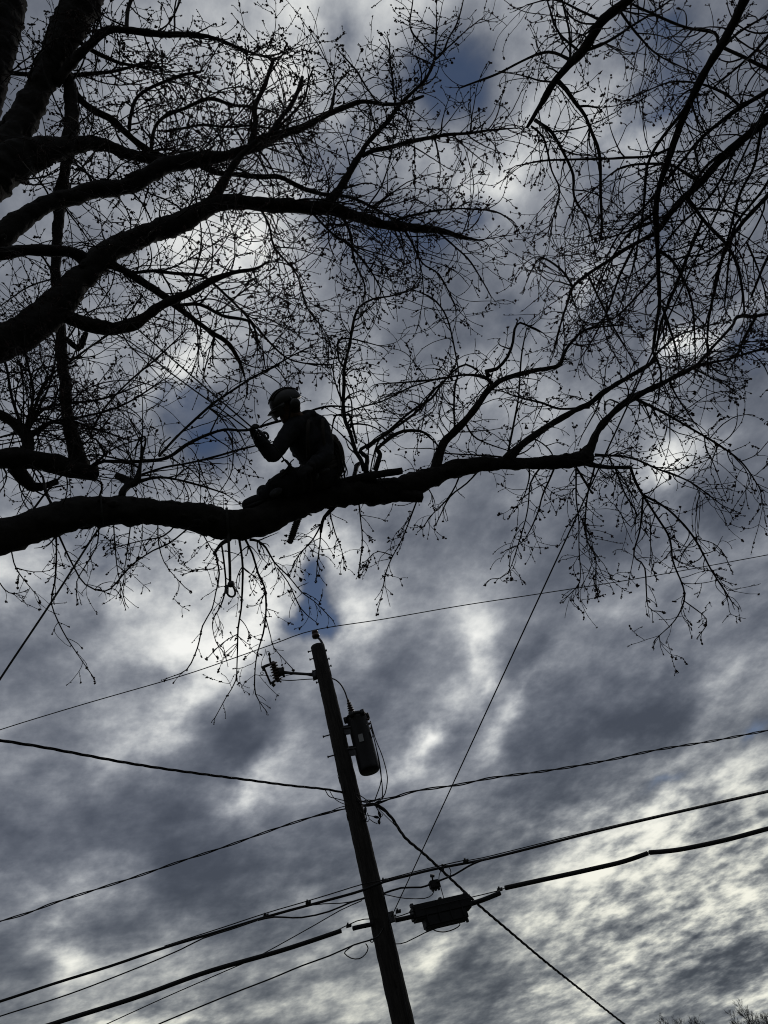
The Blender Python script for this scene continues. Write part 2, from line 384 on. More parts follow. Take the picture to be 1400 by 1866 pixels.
def grow(tw, p, d, L, r, level, droop, px, buds=1.0, dens=1.0):
    """px = metres per photo pixel at this depth: only sets how thick the finest twigs are"""
    n = {1: 13, 2: 9, 3: 5}[level]
    step = L / (n - 1); pts = [p]; rad = [r]
    curv = perp(d) * rng.uniform(0.2, 1.0) * (1.9 if level < 3 else 0.8)
    dirs = [d]
    rt = max(0.50 * px, r * 0.35)
    for i in range(1, n):
        t = i / (n - 1)
        d = unit(d + curv * step / max(L, .3) * 1.5 + rng.normal(size=3) * 0.085 + np.array([0, 0, -1.0]) * droop * 0.10)
        p = p + d * step; pts.append(p); dirs.append(d); rad.append(r + (rt - r) * t)
    tw.line(np.array(pts), np.array(rad))
    if level < 3:
        sp = {1: 0.21, 2: 0.17}[level] / dens
        s = sp * 1.2 * rng.random() + 0.05; side = perp(d)
        while s < L * 0.97:
            i = min(n - 2, int(s / step)); f = s / step - i
            q = pts[i] * (1 - f) + pts[i + 1] * f; dd = dirs[i]
            for sgn in (1, -1):
                if rng.random() < 0.38: continue
                sd = unit(np.cross(dd, side)) * sgn
                ang = math.radians(rng.uniform(32, 70))
                nd = unit(dd * math.cos(ang) + sd * math.sin(ang))
                rem = (L - s)
                if level == 1: l2 = min(rng.uniform(0.15, 0.65), 0.15 + rem * 0.9)
                else: l2 = rng.uniform(0.03, 0.16) * (0.5 + 0.5 * min(1, rem / 0.3))
                grow(tw, q, nd, l2, max(0.50 * px, rad[i] * 0.62), level + 1, droop, px, buds, dens)
            side = unit(side + rng.normal(size=3) * 0.8)
            s += sp * rng.uniform(0.6, 1.5)
    if buds > 0:
        bs = px * 1.45
        k0 = {1: 0.7, 2: 0.35, 3: 0.3}[level]; s = L * k0; 
        while s < L:
            i = min(n - 2, int(s / step)); f = s / step - i
            if rng.random() < 0.62 * buds: bud(tw, pts[i] * (1 - f) + pts[i + 1] * f, dirs[i], bs)
            s += 0.055
        if rng.random() < 0.9 * buds:
            bud(tw, pts[-1], dirs[-1], bs * 1.2)
            if rng.random() < 0.45: bud(tw, pts[-1] - dirs[-1] * bs * 1.5, dirs[-1], bs * 1.1)
# ------------------------------------------------------------------ the two trees
# a limb: kind, depth where it starts (None = taken from the limb it grows out of), change of depth along it,
# its course (x, y, thickness), twigs per 100, mean twig length, droop, buds
def parse(s): return [tuple(float(q) for q in t.split(',')) for t in s.split()]
class Tree:
    def __init__(s, root): s.root = root; s.samples = []
    def limb(s, kind, d0, dd, course, k=None, L=None, droop=0.3, buds=1.0, dens=1.0, start=0.0, end=1.0, abs_end=None):
        C = parse(course)
        if d0 is None:
            x, y = C[0][:2]; S = np.concatenate(s.samples); q = np.hypot(S[:, 0] - x, S[:, 1] - y); d0 = S[np.argmin(q), 2]
        d1 = d0 + dd if abs_end is None else abs_end
        seg = [0.0]
        for a, b in zip(C[:-1], C[1:]): seg.append(seg[-1] + math.hypot(b[0] - a[0], b[1] - a[1]))
        D3 = []
        for (x, y, w), t in zip(C, seg):
            d = d0 + (d1 - d0) * t / seg[-1]
            p = P(x, y, d); D3.append((*p, max(0.5 * w, 0.5) * d / FPX, x, y, d))
        thick = max(c[2] for c in C)
        path = smooth_path(D3, 0.035 if thick > 12 else 0.06)
        s.samples.append(path[:, [4, 5, 6]])
        r = np.maximum(path[:, 3], 0.3 * path[:, 6] / FPX)
        pts = path[:, :3].copy()
        if thick <= 12: pts += np.array([[mnoise.noise(Vector(q * 3.0 + o)) for o in (0, 40, 80)] for q in pts]) * (0.35 * r[:, None] + 0.004)
        mb = MB(); sides = 20 if thick > 30 else (12 if thick > 9 else 6)
        tube(mb, pts, r, sides, rough=0.27 if thick > 9 else 0.12, freq=7.0 if thick > 12 else 14)
        if thick > 24:        # knobs and burls of the bark
            for _ in range(int(seg[-1] / 34)):
                i = rng.integers(2, len(pts) - 2); T = unit(pts[i + 1] - pts[i]); n = perp(T)
                rr = r[i] * rng.uniform(0.18, 0.34); ellipsoid(mb, pts[i] + n * r[i] * 0.93, T * rr * 1.6, np.cross(T, n) * rr, n * rr * 0.6, 8, 6)
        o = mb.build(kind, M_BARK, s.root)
        if k is None: k = 5 if thick > 12 else 6.5
        k *= (1.08 if s is A_TREE[0] else 0.75) * rng.uniform(.6, 1.3)
        if L is None: L = 130
        L *= 1.2; buds = buds * rng.uniform(.45, 1.25); dens = dens * rng.uniform(.65, 1.15)
        if k > 0:
            tw = Twigs(); n = rng.poisson(k * seg[-1] / 100 * (end - start))
            for _ in range(n):
                t = start + (end - start) * rng.random(); i = min(len(pts) - 2, int(t * (len(pts) - 1)))
                T = unit(pts[i + 1] - pts[i]); ang = math.radians(rng.uniform(30, 85) if i < len(pts) - 4 else rng.uniform(5, 40))
                d = unit(T * math.cos(ang) + perp(T) * math.sin(ang)); px = path[i, 6] / FPX
                l = L * px * rng.uniform(0.45, 1.5); 
                x, y = path[i, 4:6]
                grow(tw, pts[i] + d * r[i] * 0.6, d, l, min(r[i] * 0.6, px * rng.uniform(0.9, 2.0)), 1, droop, px, buds, dens)
            px = path[-1, 6] / FPX
            if C[-1][2] <= 4:   # the tip runs out in twigs
                T = unit(pts[-1] - pts[-2])
                for _ in range(2):
                    grow(tw, pts[-1], unit(T + perp(T) * 0.3), L * 0.35 * px, px * 0.8, 2, droop, px, buds, dens)
                q = 0.35 * len(pts); i = int(q)
                while i < len(pts) - 1:
                    if rng.random() < 0.55 * buds: bud(tw, pts[i] + perp(T) * r[i], unit(pts[i + 1] - pts[i]), px * 1.9)
                    if rng.random() < 0.3: 
                        T2 = unit(pts[i + 1] - pts[i]); grow(tw, pts[i], unit(T2 + perp(T2) * 1.2), rng.uniform(0.05, 0.2), px * .6, 3, droop, px, buds, dens)
                    i += 1
            tw.build(o)
        return o
# left tree: trunk stands at (-3.3, 2.8), just outside the frame
rootA = thing('maple_tree', (-3.3, 2.8, 0), 'big bare budding tree on the left whose thick lowest limb carries the climber', 'tree')
A = Tree(rootA); A_TREE = [A]
mb = MB(); tp = smooth_path([(-3.3, 2.8, -0.1, .66), (-3.3, 2.8, .5, .50), (-3.3, 2.8, 3, .43), (-3.3, 2.8, 6, .40), (-3.32, 2.82, 8.2, .37), (-3.36, 2.85, 10.5, .28), (-3.4, 2.9, 11.4, .20)], 0.08)
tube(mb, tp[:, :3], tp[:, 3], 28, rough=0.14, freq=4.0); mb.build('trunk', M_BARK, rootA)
def proj(p):
    q = np.asarray(p) - EYE; d = q.dot(F); return CX + FPX * q.dot(R) / d, CY - FPX * q.dot(U) / d, d
def tk(z, w):
    x, y, d = proj((-3.3, 2.85, z)); return '%.0f,%.0f,%g' % (x, y, w), d
def fromtrunk(z, w, kind, dend, course, **kw):
    s0, d0 = tk(z, w); return A.limb(kind, d0, 0, s0 + ' ' + course, abs_end=dend, **kw)
_, dtop = tk(11.2, 60)
fromtrunk(11.0, 76, 'limb', 10.6, '-45,240,62 -6,90,60 12,0,62 32,-70,58 55,-190,48', k=3, L=150, droop=.05, start=.3)
fromtrunk(9.6, 84, 'limb', 10.4, '-50,350,76 0,290,60 38,225,50 77,150,44 113,75,53 150,0,62 183,-80,58 240,-220,45', k=4, L=160, droop=.05, start=.3)
fromtrunk(9.0, 78, 'limb', 9.0, '-60,360,74 20,300,66 70,278,50 115,270,36 150,262,28 190,264,22 225,278,20 270,290,16 320,300,12', k=6, L=130, start=.35)
fromtrunk(7.9, 66, 'limb', 9.6, '-60,480,52 0,432,42 40,400,35 80,375,31 130,358,30 180,345,31 230,340,31 265,322,30 300,303,30 340,294,30 375,288,24 410,284,19 440,276,17 475,265,15 510,247,14 550,234,12 590,212,10 630,195,9 662,185,8 700,190,7 735,188,6 772,175,5', k=6.5, L=125, start=.3)
fromtrunk(6.7, 90, 'limb', 9.3, '-70,655,74 0,628,60 60,592,58 100,562,54 130,528,48 160,493,43 200,461,40 250,434,37 300,416,35 340,400,33 375,380,32 410,368,27 450,370,26 500,374,26 550,377,25 600,380,25 640,392,20 680,404,18 715,412,16 760,416,15 800,420,12 830,428,8 850,433,6 872,438,3', k=7.0, L=120, start=.3, droop=.45)
fromtrunk(7.0, 34, 'limb', 7.0, '-60,475,26 0,462,22 50,456,19 100,457,19 135,461,21 158,478,26', k=3, L=110, start=.4)
fromtrunk(4.9, 84, 'limb', 6.7, '-120,1015,70 -40,985,62 0,980,58 65,958,60 110,945,60 165,932,56 250,931,52 320,937,46 380,948,53 430,957,53 480,946,57 530,923,54 580,906,50 640,896,48 690,896,44', k=1.0, L=55, start=.3, end=.55, droop=.8)
fromtrunk(5.7, 54, 'limb', 6.3, '-60,842,42 0,835,38 50,835,36 90,843,34 130,853,32 158,860,30 176,863,27', k=2.0, L=110, start=.4)
A.limb('limb', None, 2.9, '150,862,34 141,835,30 130,790,24 122,750,20 118,700,20 113,650,19 110,600,18 105,550,18 102,500,17 104,440,18 108,390,20 113,350,23 118,310,19 125,270,24 130,230,26 130,190,24 125,150,21 112,125,16', k=3.5, L=110)
# lowest limb goes on to the right of the climber
A.limb('limb', None, .9, '670,897,48 720,891,45 760,880,42 800,865,34 850,851,29 900,845,25 950,845,23 1000,842,24 1040,838,28 1075,832,24', k=1.5, L=75, droop=.9)
A.limb('limb', None, 0, '715,893,34 745,903,26 770,906,20', k=0)
A.limb('limb', None, .1, '610,888,18 640,876,18 670,869,17 700,863,15 733,858,13', k=0)
B = 'branch'
A.limb(B, None, .5, '1060,838,12 1085,848,9 1110,852,7 1150,852,6', k=3, L=60, droop=.8)
A.limb('limb', None, .9, '790,866,28 797,842,20 807,810,15 822,793,13 842,773,13 860,752,12 872,736,12 886,715,11 900,703,10 920,690,9 965,677,8 1000,671,7 1020,665,7 1030,640,6 1045,620,5 1070,600,4 1130,592,3', k=4.5, L=85)
A.limb(B, None, .2, '898,704,9 888,690,7 870,684,6 845,683,4 800,690,4 740,697,3 690,700,2', k=5, L=70)
A.limb(B, None, .2, '892,686,8 886,676,8 905,672,7 925,650,6 935,622,5 938,600,5 948,588,4 970,598,3 990,607,2', k=4, L=60)
A.limb(B, None, .3, '872,676,4 850,664,4 825,678,4 800,705,4 785,725,5 755,745,5 720,775,5 700,793,6 686,803,6 668,818,6', k=5, L=75)
A.limb('limb', None, 1.0, '925,838,22 950,812,13 1000,776,12 1050,747,10 1075,735,9 1100,715,9 1140,690,8 1175,670,8 1195,655,6', k=4.5, L=85)
A.limb('limb', None, 1.3, '1060,836,28 1076,815,18 1090,785,14 1115,755,13 1150,727,12 1200,702,10 1240,682,9 1270,667,8 1300,660,5 1325,655,4 1375,640,4 1420,632,3', k=4.5, L=90, droop=.5)
A.limb(B, None, .3, '1272,666,6 1300,632,5 1325,605,5 1338,590,5 1344,577,6 1375,575,6 1420,570,6', k=2, L=60)
A.limb(B, None, .2, '1378,576,5 1365,600,5 1350,630,4 1335,665,2', k=4, L=60)
A.limb(B, None, .4, '1160,728,6 1210,752,5 1265,785,4 1310,810,4 1350,840,3 1385,890,2', k=7, L=85, droop=.9)
A.limb(B, None, .4, '1085,828,5 1150,835,4 1200,855,4 1260,880,3 1315,920,2', k=7, L=80, droop=.9)
A.limb(B, None, .4, '1150,852,5.5 1160,880,5.5 1172,902,4.7 1200,945,3.9 1220,980,3.9 1227,1025,3.1 1245,1070,3.1 1247,1095,3.1 1230,1130,2.3 1195,1165,1.6', k=6.1, L=45, droop=.9, buds=1.5)
A.limb(B, None, .1, '1247,1095,2.3 1268,1110,2.3 1285,1125,1.6 1287,1140,1.6 1272,1160,1.6', k=5.7, L=16, droop=.3, buds=1.5)
A.limb(B, None, .3, '1170,900,5 1220,930,4 1265,980,4 1295,1035,3 1320,1075,3 1334,1097,2', k=4.8, L=40, droop=.5, buds=.7)
A.limb(B, None, .2, '1264,980,2.3 1300,990,1.6 1320,1010,1.6 1332,1037,1.6', k=7.6, L=20, buds=1.5)
A.limb(B, None, .3, '1050,853,3.9 1050,910,3.1 1055,950,2.3 1055,1000,2.3 1057,1060,1.6 1037,1085,1.6', k=9.5, L=45, droop=.9, buds=1.5)
A.limb(B, None, .3, '1085,845,3.9 1070,910,3.1 1067,975,2.3 1085,1015,2.3 1085,1065,1.6', k=9.5, L=45, droop=.9, buds=1.5)
A.limb(B, None, .3, '985,853,3.9 968,880,3.1 962,925,2.3 950,975,2.3 925,1045,1.6 897,1055,1.6', k=11.4, L=45, droop=.9, buds=1.5)
A.limb(B, None, .3, '1010,853,4 990,900,3 980,935,3 955,985,2 930,1000,2', k=6, L=45, droop=.9)
A.limb(B, None, .2, '1172,905,4 1170,940,4 1165,970,3 1155,1012,3 1175,1035,3 1180,1105,2 1200,1114,2', k=3.8, L=25, droop=.9, buds=.4)
A.limb(B, None, .1, '1155,1012,1.6 1146,1062,1.6', k=3.8, L=15, buds=1.5)
A.limb(B, None, .1, '1185,940,2.3 1187,1020,1.6 1194,1050,1.6', k=3.8, L=25, buds=1.5)
A.limb(B, None, .3, '1120,850,4 1140,900,3 1160,935,3 1150,960,2 1120,920,2', k=7, L=55, droop=.8)
A.limb(B, None, .3, '840,858,4 830,885,3 815,910,3 790,935,2 772,960,2', k=6, L=40, droop=.9)
A.limb(B, None, .3, '880,850,3 850,880,3 820,905,3 800,945,2', k=6, L=40, droop=.9)
A.limb(B, None, .3, '763,905,3.1 752,935,3.1 735,978,2.3 715,1015,2.3 702,1050,2.3 697,1080,1.6 690,1105,1.6', k=5.7, L=35, droop=.9, buds=1.5)
A.limb(B, None, .1, '716,1013,2.3 690,1005,1.6 672,1018,1.6 660,1045,1.6', k=5.7, L=20, droop=.5, buds=1.5)
A.limb(B, None, .2, '654,914,3.1 658,951,2.3 661,983,2.3 657,1023,2.3 654,1040,1.6', k=7.6, L=30, droop=.9, buds=1.5)
A.limb(B, None, .2, '606,925,9 590,942,7 586,958,6 585,970,5', k=0)
A.limb(B, None, .2, '585,965,3.1 583,994,2.3 579,1023,2.3 577,1050,1.6', k=9.5, L=30, droop=.9, buds=1.5)
A.limb(B, None, .2, '585,955,3.1 571,983,3.1 543,1014,2.3 531,1038,1.6', k=9.5, L=30, droop=.9, buds=1.5)
A.limb(B, None, .2, '600,934,2.3 611,971,2.3 623,1003,1.6 628,1025,1.6', k=5.7, L=22, droop=.9, buds=1.5)
A.limb(B, None, .3, '418,983,9 402,992,7 390,1008,6', k=0)
A.limb(B, None, .3, '392,1005,3.1 400,1045,3.1 393,1080,2.3 387,1110,2.3 370,1140,2.3 360,1180,2.3 340,1220,2.3 307,1235,1.6', k=3.4, L=28, droop=.9, buds=1.5)
A.limb(B, None, .2, '403,990,3.1 408,1020,3.1 412,1068,3.1 402,1105,2.3 390,1125,2.3 388,1145,1.6 394,1170,1.6 405,1185,1.6', k=4.8, L=30, droop=.9, buds=1.5)
A.limb(B, None, .3, '435,980,4.7 441,1020,3.9 442,1060,3.9 440,1110,3.1 434,1145,3.1 433,1200,2.3 430,1240,2.3 412,1270,1.6 392,1308,1.6', k=4.8, L=28, droop=.9, buds=1.5)
A.limb(B, None, .1, '434,1155,2.3 415,1165,1.6 397,1180,1.6 380,1198,1.6', k=7.6, L=14, buds=1.5)
A.limb(B, None, .3, '445,980,4.7 460,1010,3.9 470,1045,3.9 482,1070,3.9 485,1110,3.1 480,1155,3.1 470,1190,2.3 465,1230,2.3 466,1265,2.3 482,1291,1.6', k=4.8, L=28, droop=.9, buds=1.5)
A.limb(B, None, .3, '455,984,5.5 470,986,4.7 485,998,3.9 500,1025,3.1 525,1050,2.3 550,1080,2.3 572,1095,1.6 605,1128,1.6', k=5.7, L=28, droop=.7, buds=1.5)
A.limb(B, None, .1, '505,1035,2.3 525,1062,2.3 548,1108,2.3 573,1131,1.6', k=5.7, L=20, droop=.7, buds=1.5)
A.limb(B, None, .1, '484,1125,2.3 494,1160,1.6 500,1180,1.6 532,1217,1.6', k=5.7, L=14, buds=1.5)
A.limb(B, None, .2, '370,973,2.3 385,1000,2.3 398,1020,1.6 390,1036,1.6 360,1038,1.6 340,1045,1.6', k=7.6, L=22, buds=1.5)
A.limb(B, None, .3, '102,963,3.9 103,1010,3.1 100,1065,3.1 94,1100,2.3 115,1150,2.3 140,1190,1.6 170,1234,1.6', k=3.8, L=26, droop=.7, buds=1.5)
A.limb(B, None, .2, '18,990,3.1 25,1025,2.3 35,1045,2.3 55,1070,1.6 70,1088,1.6', k=7.6, L=26, droop=.7, buds=1.5)
A.limb(B, None, .1, '30,1035,2.3 60,1042,1.6 90,1040,1.6 100,1030,1.6', k=9.5, L=18, droop=.3, buds=1.5)
A.limb(B, None, .3, '105,970,4 135,1035,3 155,1065,3 190,1077,3 212,1062,3 240,1030,3 280,1003,3 310,990,3 345,962,3', k=5, L=32, droop=.7)
A.limb(B, None, .2, '180,955,3.1 178,990,2.3 160,1025,2.3 140,1060,1.6 140,1090,1.6', k=11.4, L=30, droop=.9, buds=1.5)
A.limb(B, None, .2, '207,945,2.3 210,1000,2.3 215,1045,1.6 228,1098,1.6', k=11.4, L=30, droop=.9, buds=1.5)
A.limb(B, None, .2, '287,945,2.3 290,990,2.3 300,1025,1.6 318,1050,1.6 337,1071,1.6', k=9.5, L=30, droop=.9, buds=1.5)
A.limb(B, None, .2, '240,945,2.3 235,985,2.3 228,1030,1.6 226,1055,1.6', k=11.4, L=30, droop=.9, buds=1.5)
A.limb(B, None, .2, '0,1062,2.3 10,1075,2.3 25,1082,1.6 45,1078,1.6', k=3.8, L=16, buds=1.5)
A.limb(B, None, .2, '330,945,3 300,975,3 260,985,2 200,1000,2', k=6, L=40, droop=.6)
# upper crown, left
A.limb('limb', None, .8, '100,150,22 140,105,16 160,85,15 185,62,14 205,54,13 240,56,12 290,62,10 340,63,8 385,68,7 430,85,5 470,100,4 505,108,2', k=6, L=95, droop=.1)
A.limb(B, None, .5, '230,56,8 231,35,7 234,15,7 242,-10,6 250,-60,4', k=6, L=80, droop=0)
A.limb(B, None, .4, '130,60,9 150,80,8 185,100,8 220,115,6 245,120,5 285,130,3', k=5, L=80)
A.limb(B, None, .5, '0,130,8 40,135,8 110,138,8 150,137,8 200,131,6 240,122,5 270,112,4', k=5, L=95)
A.limb('limb', None, .5, '128,150,16 140,175,14 170,200,13 200,215,13 222,235,12 250,260,12 280,278,11 310,290,10', k=7, L=110)
A.limb(B, None, .4, '235,235,7 240,205,6 250,178,6 280,157,6 325,140,6 350,134,5 365,132,4 369,120,3', k=5, L=80, droop=.1)
A.limb(B, None, .4, '275,272,7 280,240,6 295,217,6 340,195,6 370,183,7 390,180,7 425,192,5 460,195,4 490,200,3', k=5, L=90, droop=.1)
A.limb(B, None, .3, '300,240,4 340,232,4 375,227,5 415,232,4 455,229,4 500,235,3', k=6, L=90)
A.limb('limb', None, .6, '455,275,10 462,250,11 465,225,10 465,200,9 474,175,8 483,155,7 492,128,7 499,108,6', k=5, L=90, droop=-.2)
A.limb('limb', None, .6, '485,262,10 500,235,9 515,212,8 533,188,8 543,165,7 551,142,7', k=5, L=95, droop=-.2)
A.limb(B, None, .4, '500,240,5 535,205,5 555,180,4 562,150,3 569,130,3', k=5, L=100, droop=-.3)
A.limb(B, None, .4, '600,210,4 608,175,4 612,158,4 622,145,3 636,130,3', k=3, L=45, droop=-.1)
A.limb('limb', None, .6, '388,368,24 400,345,18 412,325,15 424,305,13 438,285,12 460,265,11 480,250,10 520,238,7 560,225,5', k=6, L=110)
A.limb('limb', None, .9, '370,300,16 395,314,10 430,318,9 475,322,8 510,323,8 550,342,8 580,352,7 610,356,7 640,360,6 680,378,5 720,400,4 770,415,3', k=7, L=110, droop=.4)
A.limb('limb', None, .8, '592,378,22 605,362,17 625,335,14 645,300,12 658,280,10 670,260,9 700,228,8 730,190,7 755,165,6 775,145,6 790,115,5 793,90,4 795,65,3 796,25,2', k=4.5, L=75, droop=-.1)
A.limb('limb', None, .7, '660,285,9 680,275,9 700,270,9 750,258,8 790,250,7 820,245,6 850,242,5 900,237,4 940,233,2', k=6, L=80, droop=.4)
A.limb(B, None, .4, '790,112,4 808,95,4 818,70,3 832,45,3 845,0,2 850,-30,2', k=4, L=60, droop=-.1)
A.limb(B, None, .3, '800,100,3 825,80,3 850,55,2 875,35,2', k=4, L=45, droop=-.1)
A.limb(B, None, .3, '670,258,5 690,240,5 715,215,4 720,180,3 712,120,3 710,80,2', k=5, L=60, droop=-.1)
A.limb(B, None, .3, '795,105,3 770,80,3 748,50,3 752,0,2', k=4, L=45, droop=-.1, buds=.6)
A.limb(B, None, .3, '690,190,4 672,165,3 650,130,3 617,92,2', k=4, L=40, droop=-.1)
A.limb(B, None, .5, '705,408,6 740,395,5 790,385,4 840,380,3 900,385,3 930,400,2', k=7, L=60, droop=.5)
A.limb(B, None, .4, '560,378,5 600,420,4 640,450,4 680,500,3 700,540,2', k=8, L=110, droop=.8)
A.limb(B, None, .4, '625,395,6 640,430,5 645,470,4 665,520,3 660,560,2', k=8, L=100, droop=.8)
A.limb(B, None, .4, '735,415,5 750,440,4 770,480,3 800,500,3 825,545,2', k=8, L=80, droop=.8)
A.limb(B, None, .4, '800,424,4 830,450,3 860,480,3 895,540,2', k=4, L=50, droop=.6)
A.limb(B, None, .4, '470,372,5 490,410,4 500,450,4 540,500,3 560,560,3 590,600,2', k=8, L=110, droop=.8)
# middle left
A.limb('limb', None, .8, '80,572,26 115,575,24 150,588,26 185,597,26 215,598,24 245,590,22 265,578,20 285,562,19 310,549,16 350,532,13 390,510,11 425,497,8 465,490,6 487,478,4', k=5, L=110, droop=.5)
A.limb('limb', None, .6, '185,480,18 210,485,14 250,508,13 300,540,13 320,557,12 350,580,9 385,605,8 415,625,8 435,655,7 446,687,4', k=4, L=90, droop=.6)
A.limb(B, None, .3, '325,557,7 365,555,7 405,575,7 440,582,6 460,590,5 466,610,4 470,632,4', k=5, L=90, droop=.6)
A.limb(B, None, .5, '225,498,7 255,497,7 280,494,7 325,498,7 365,501,6 385,512,5 410,535,5 440,565,4 470,600,4 500,632,4 530,655,3 575,665,3', k=6, L=105, droop=.5)
A.limb(B, None, .1, '112,612,9 125,622,9 143,634,12 150,622,12 157,605,9', k=0)
A.limb(B, None, .5, '170,850,7 190,841,7 225,842,7 260,841,7 305,835,7 340,812,7 370,795,6 410,782,5 450,784,5 500,770,5 525,763,4 590,742,4 640,742,3', k=5, L=95, droop=.2, buds=1)
A.limb(B, None, .5, '290,832,5 330,790,5 390,735,5 450,694,4 500,668,4 530,650,3 560,635,3', k=5, L=85, droop=.2)
A.limb(B, None, .4, '250,868,5 300,852,4 350,843,4 425,822,4 470,812,3 520,800,2', k=6, L=90, droop=.2)
A.limb(B, None, .3, '222,905,13 226,893,13 236,880,16 222,870,15 214,868,12', k=0)
A.limb(B, None, .3, '232,885,13 245,880,15 252,868,12 256,845,5 262,820,4 266,800,4 259,795,3 250,810,3 246,835,2', k=8, L=110, droop=.1)
A.limb(B, None, .3, '236,882,9 290,870,5 350,880,4 410,900,3', k=7, L=80, droop=.3)
A.limb('limb', None, .2, '28,852,26 40,868,24 52,880,22 62,888,20 85,884,13 105,877,12', k=3, L=70, droop=.6)
A.limb('limb', None, .3, '50,840,22 52,815,22 48,795,22 30,775,20 8,760,18 -20,745,16', k=16, L=130, droop=.1)
for q in ('48,790,7 80,745,6 130,735,5 190,725,4 260,700,2', '50,800,7 90,770,6 150,760,5 220,740,4 300,690,2', '45,785,6 60,720,5 50,660,4 40,600,3 70,540,2', '52,800,6 110,765,5 170,780,4 230,800,3',
          '40,780,6 20,720,5 10,660,4 -20,620,2', '50,795,6 80,700,5 140,650,4 210,600,3 260,540,2', '50,805,5 30,790,5 -10,800,3', '45,790,5 90,700,4 100,620,3 60,560,2'):
    A.limb(B, None, .6, q, k=7, L=100, droop=.1)
A.limb(B, None, .4, '165,852,6 185,835,5 190,825,5 175,800,4 165,795,4 190,745,4 230,700,3 300,640,3 340,600,2', k=6, L=90, droop=.2)
A.limb(B, None, .3, '95,920,5 82,895,5 78,870,4 60,850,3', k=6, L=60)
A.limb(B, None, .3, '60,930,4 90,890,4 130,850,3 160,820,2', k=5, L=70)
A.limb(B, None, .3, '160,870,4 185,880,4 180,910,4 150,960,3', k=4, L=50)
A.limb(B, None, .4, '645,868,7 650,850,9 655,845,8', k=0)
A.limb(B, None, .5, '665,858,9 658,838,8 648,823,8 640,794,7 632,775,7 628,762,7 625,737,7 627,700,6 628,672,6 634,640,5 640,610,5 645,585,5 655,560,4 680,545,4 710,540,3 745,530,3', k=4, L=70, droop=.1)
A.limb(B, None, .2, '627,668,4 618,655,4 615,625,4 622,617,4 645,618,3 690,630,2', k=5, L=55)
A.limb(B, None, .2, '650,808,5 643,780,5 637,757,5 628,757,4 612,757,4 606,775,3 603,800,2', k=2, L=30)
A.limb(B, None, .4, '668,862,10 669,848,9 669,834,9 655,822,7 664,815,6 686,803,6 714,784,5 743,763,5 765,745,4 790,712,4 815,690,3', k=4.5, L=65, droop=.1)
A.limb(B, None, .4, '686,857,10 691,840,9 694,828,8 688,820,8 695,812,7 712,797,7 735,786,6 765,785,5 780,793,4 797,810,3', k=4, L=55, droop=.2)
A.limb(B, None, .3, '630,752,3 660,741,3 700,730,3 750,705,3 800,690,2', k=5, L=60)
A.limb(B, None, .3, '828,795,4 828,740,4 830,700,4 836,680,3 830,640,3 815,580,3 790,545,3 760,530,2', k=5, L=55, droop=-.1)
A.limb(B, None, .3, '845,765,3 870,800,3 930,822,2', k=2, L=40)
A.limb(B, None, .3, '925,832,4 935,780,4 945,720,3 950,650,3 960,600,2', k=5, L=60, droop=-.1)
A.limb(B, None, .3, '880,850,4 920,835,4 870,830,3 810,825,3', k=3, L=40)
A.limb(B, None, .4, '1075,742,5 1020,745,4 990,735,4 950,725,3 920,715,2', k=5, L=60)
A.limb(B, None, .4, '1180,668,5 1200,640,4 1240,610,3 1300,590,2', k=5, L=60)
A.limb(B, None, .4, '1050,850,4 1080,900,3 1060,870,2', k=3, L=40)

# right tree: trunk stands at (5.1, 1.4), its crotch above and to the right of the camera
bx, by = 5.1, 1.4
rootB = thing('overhanging_tree', (bx, by, 0), 'bare budding tree whose thinner limbs sweep down from the upper right corner', 'tree')
Bt = Tree(rootB)
mb = MB(); tp = smooth_path([(bx, by, -0.1, .42), (bx, by, .5, .30), (bx, by, 3, .25), (bx, by, 6, .22), (bx - .05, by, 8.0, .19)], 0.08)
tube(mb, tp[:, :3], tp[:, 3], 24, rough=0.14, freq=4.0); mb.build('trunk', M_BARK, rootB)
cxp, cyp, cd = proj((bx - .05, by, 7.7))
def hub(w): return '%.0f,%.0f,%g ' % (cxp, cyp, w)
K = dict(droop=.55)
Bt.limb('limb', cd, 0, hub(34) + '1400,-260,24 1210,-90,19 1165,-30,17 1145,0,16 1100,35,16 1080,65,15 1060,95,14 1035,120,13 1010,150,12 995,175,11 977,205,9 960,233,6', abs_end=7.2, k=4.5, L=110, start=.5, **K)
Bt.limb('limb', cd, 0, hub(36) + '1480,-220,26 1390,-80,20 1355,0,17 1335,45,16 1310,90,15 1285,130,14 1265,170,13 1245,215,13 1230,255,12 1215,300,11 1202,340,10 1195,385,10 1197,430,9 1200,495,7 1202,550,6 1195,600,6 1190,640,5', abs_end=7.4, k=4.5, L=110, start=.4, **K)
Bt.limb('limb', cd, 0, hub(36) + '1560,60,26 1450,175,21 1400,215,18 1365,245,16 1335,270,15 1310,295,14 1280,330,13 1250,357,13 1220,390,11 1200,420,9 1165,440,8 1130,460,7 1105,478,6 1075,497,6 1045,522,5 1035,550,4 1025,580,4 1010,635,3', abs_end=8.2, k=4.5, L=110, start=.4, **K)
Bt.limb('limb', cd, 0, hub(24) + '1550,0,16 1450,120,11 1400,165,9 1350,195,8 1320,217,7 1275,255,6 1230,310,5 1180,370,4 1120,440,3 1090,520,2', abs_end=8.0, k=5, L=110, start=.45, **K)
Bt.limb('limb', cd, 0, hub(20) + '1600,150,14 1450,290,10 1400,355,8 1350,410,7 1320,460,6 1300,540,5 1290,600,4 1290,680,3', abs_end=8.2, k=5, L=110, start=.5, **K)
